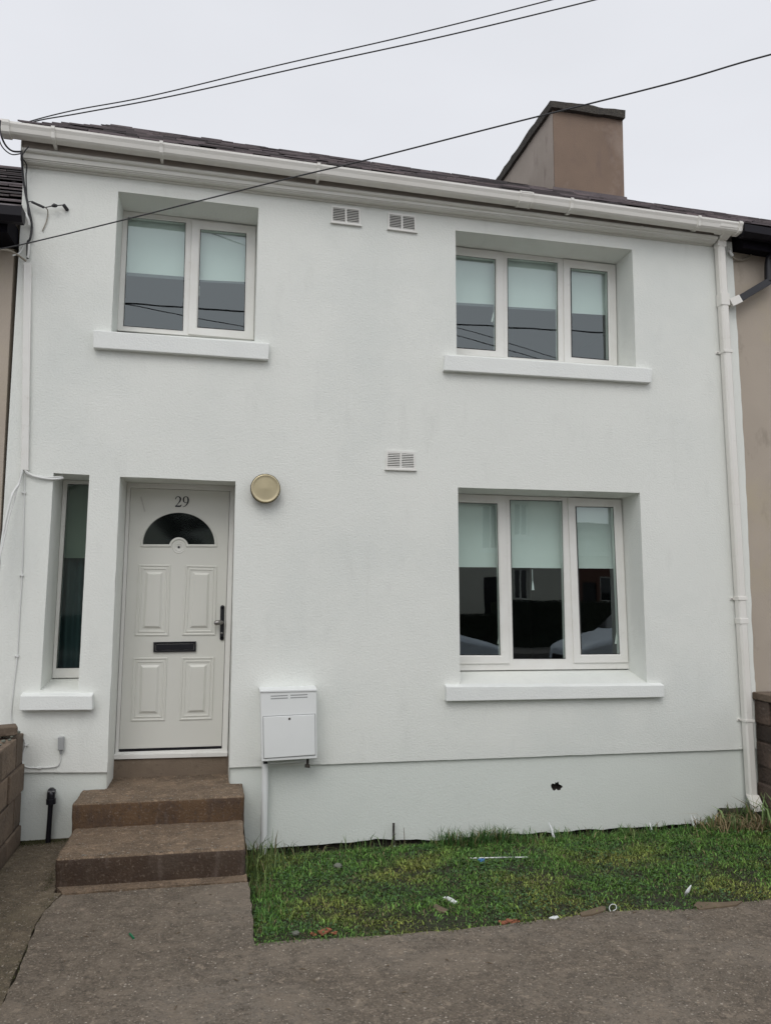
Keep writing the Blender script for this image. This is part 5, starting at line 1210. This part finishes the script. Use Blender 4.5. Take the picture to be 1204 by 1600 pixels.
for i in range(n):
    c = Vector((hx_[i], hy_[i], hz_[i])); u = Vector(rng.normal(size=3)).normalized()*.045; v = Vector(rng.normal(size=3)).normalized()*.045
    vs += [c-u, c+v, c+u]; fs.append((3*i, 3*i+1, 3*i+2))
hb.add(vs, fs).build('leaves', M['hedge'], hw, fix=False)
# a street tree beyond
T = thing('street_tree', 'leafy tree beyond the far houses, reflected as a dark shape in the right pane', 'tree', (21,-42,0))
MB().tube([(21,-42,0), (21.1,-42,2), (21,-42,4)], [.22,.17,.08], 10).build('trunk', M['bark'], T)
vs = []; fs = []; cc_ = [(Vector((21+rng.normal()*1.8, -42+rng.normal()*1.5, 5+rng.normal()*1.0)), rng.uniform(.5,1.0)) for _ in range(22)]
for i in range(7000):
    c, r = cc_[rng.integers(22)]; d = Vector(rng.normal(size=3)).normalized()*r*rng.random()**.4; c = c+d
    u = Vector(rng.normal(size=3)).normalized()*.10; v = Vector(rng.normal(size=3)).normalized()*.10
    vs += [c-u, c+v, c+u]; fs.append((3*i, 3*i+1, 3*i+2))
MB().add(vs, fs).build('crown', M['leaf'], T, fix=False)

def car(label, xc, yc, facing, paint, L_=4.2, hgt=1.46, group='cars parked along the kerb'):
    T = thing('parked_car', label, 'car', (xc, yc, .05), group)
    z0 = .05; hwid = .87
    # stations along the car from nose (s=0) to tail (s=1): (s, half width, z lower, z belt, z top, half width top)
    st = [(0,.62,.34,.62,.66,.5), (.02,.76,.24,.68,.74,.66), (.10,.85,.20,.78,.86,.74), (.20,hwid,.18,.86,.95,.76), (.27,hwid,.18,.92,1.02,.74), (.33,hwid,.18,.95,1.22,.66), (.40,hwid,.18,.96,hgt-.06,.60), (.50,hwid,.18,.97,hgt,.60), (.65,hwid,.18,.99,hgt-.01,.60), (.80,hwid,.18,1.01,hgt-.08,.58), (.90,.86,.20,1.02,hgt-.28,.60), (.96,.84,.24,1.0,1.08,.66), (1.0,.76,.32,.92,.96,.62)]
    X = lambda s: xc+(s-.5)*L_*facing
    rings = []
    for s, w, zl, zb, zt, wt in st:
        half = [(0,zl), (w*.9,zl), (w,zl+.14), (w,(zl+zb)/2), (w*.97,zb), (wt,zt-.02), (wt*.8,zt+.01), (0,zt+.025)]
        ring = [(X(s), yc+y, z0+z) for y, z in half]+[(X(s), yc-y, z0+z) for y, z in half[-2:0:-1]]
        rings.append(ring)
    k = len(rings[0]); mb = MB()
    mb.add([p for r in rings for p in r], [(a*k+i, a*k+(i+1) % k, (a+1)*k+(i+1) % k, (a+1)*k+i) for a in range(len(rings)-1) for i in range(k)]+[tuple(range(k)), tuple(range(len(rings)*k-1, (len(rings)-1)*k-1, -1))], True)
    body = mb.build('body', paint, T); md = body.modifiers.new('bevel', 'BEVEL'); md.width = .03; md.segments = 2; md.angle_limit = math.radians(18); [setattr(p, 'use_smooth', False) for p in body.data.polygons]
    MB().box(min(X(-.006),X(.03)), max(X(-.006),X(.03)), yc-.45, yc+.45, z0+.42, z0+.56).build('grille', M['black'], T, bevel=.02)
    MB().box(min(X(.01),X(.99)), max(X(.01),X(.99)), yc-.80, yc+.80, z0+.17, z0+.27).build('underbody', M['tyre'], T)
    # glass: side windows and screens, slightly proud
    def sidept(s, t, sg):
        for a, b in zip(st[:-1], st[1:]):
            if a[0] <= s <= b[0]:
                q = (s-a[0])/(b[0]-a[0]); w, zb, zt, wt = [a[i]+(b[i]-a[i])*q for i in (1,3,4,5)]
                return (X(s), yc+sg*((w*.97+(wt-w*.97)*t)+.006), z0+zb+(zt-.02-zb)*t)
    for sg in (1, -1):
        for s0, s1, s2, s3 in ((.35,.53,.53,.42), (.55,.72,.72,.55), (.74,.88,.83,.74)):
            P = [sidept(s0,.08,sg), sidept(s1,.08,sg), sidept(s2,.80,sg), sidept(s3,.80,sg)]
            MB().add(P+[(x, y-sg*.03, z) for x, y, z in P], [(0,1,2,3),(7,6,5,4),(0,4,5,1),(1,5,6,2),(2,6,7,3),(3,7,4,0)]).build('side_window', M['carglass'], T)
        hl = MB(); hl.lathe((X(.045), yc+sg*.62, z0+.62), [(.10,-.06),(.12,0),(.10,.05),(.02,.09)] if facing < 0 else [(.02,-.09),(.10,-.05),(.12,0),(.10,.06)], 'x', 16); hl.build('headlight', M['lamp'], T)
        mm = sidept(.36,.2,sg); MB().box(mm[0]-.06, mm[0]+.06, mm[1]-.02 if sg > 0 else mm[1]-.16, mm[1]+.16 if sg > 0 else mm[1]+.02, mm[2], mm[2]+.13).build('mirror', paint, T, bevel=.03)
        for s in (.19,.80):
            tb = MB().lathe((X(s), yc+sg*.76, z0+.31), [(.22,-.10),(.30,-.10),(.315,-.07),(.315,.07),(.30,.10),(.22,.10)], 'y', 28).build('tyre', M['tyre'], T)
            MB().lathe((X(s), yc+sg*.76, z0+.31), [(.05,sg*.115),(.18,sg*.10),(.215,sg*.105),(.22,sg*.02)], 'y', 20).build('rim', M['metalgrey'], tb)
    P = [(X(.292), yc-.62, z0+1.06), (X(.292), yc+.62, z0+1.06), (X(.395), yc+.52, z0+hgt-.06), (X(.395), yc-.52, z0+hgt-.06)]
    MB().add([(x-facing*.03, y, z+.03) for x, y, z in P]+P, [(0,1,2,3),(7,6,5,4),(0,4,5,1),(1,5,6,2),(2,6,7,3),(3,7,4,0)]).build('windscreen', M['carglass'], T)
car('silver car parked at the kerb, reflected bottom left in the lower window', 3.75, -8.95, -1, M['carblue'], 3.9)
car('pale grey car parked at the kerb, reflected bottom right in the lower window', 9.1, -8.95, 1, M['carsilver'], 4.0, 1.52)
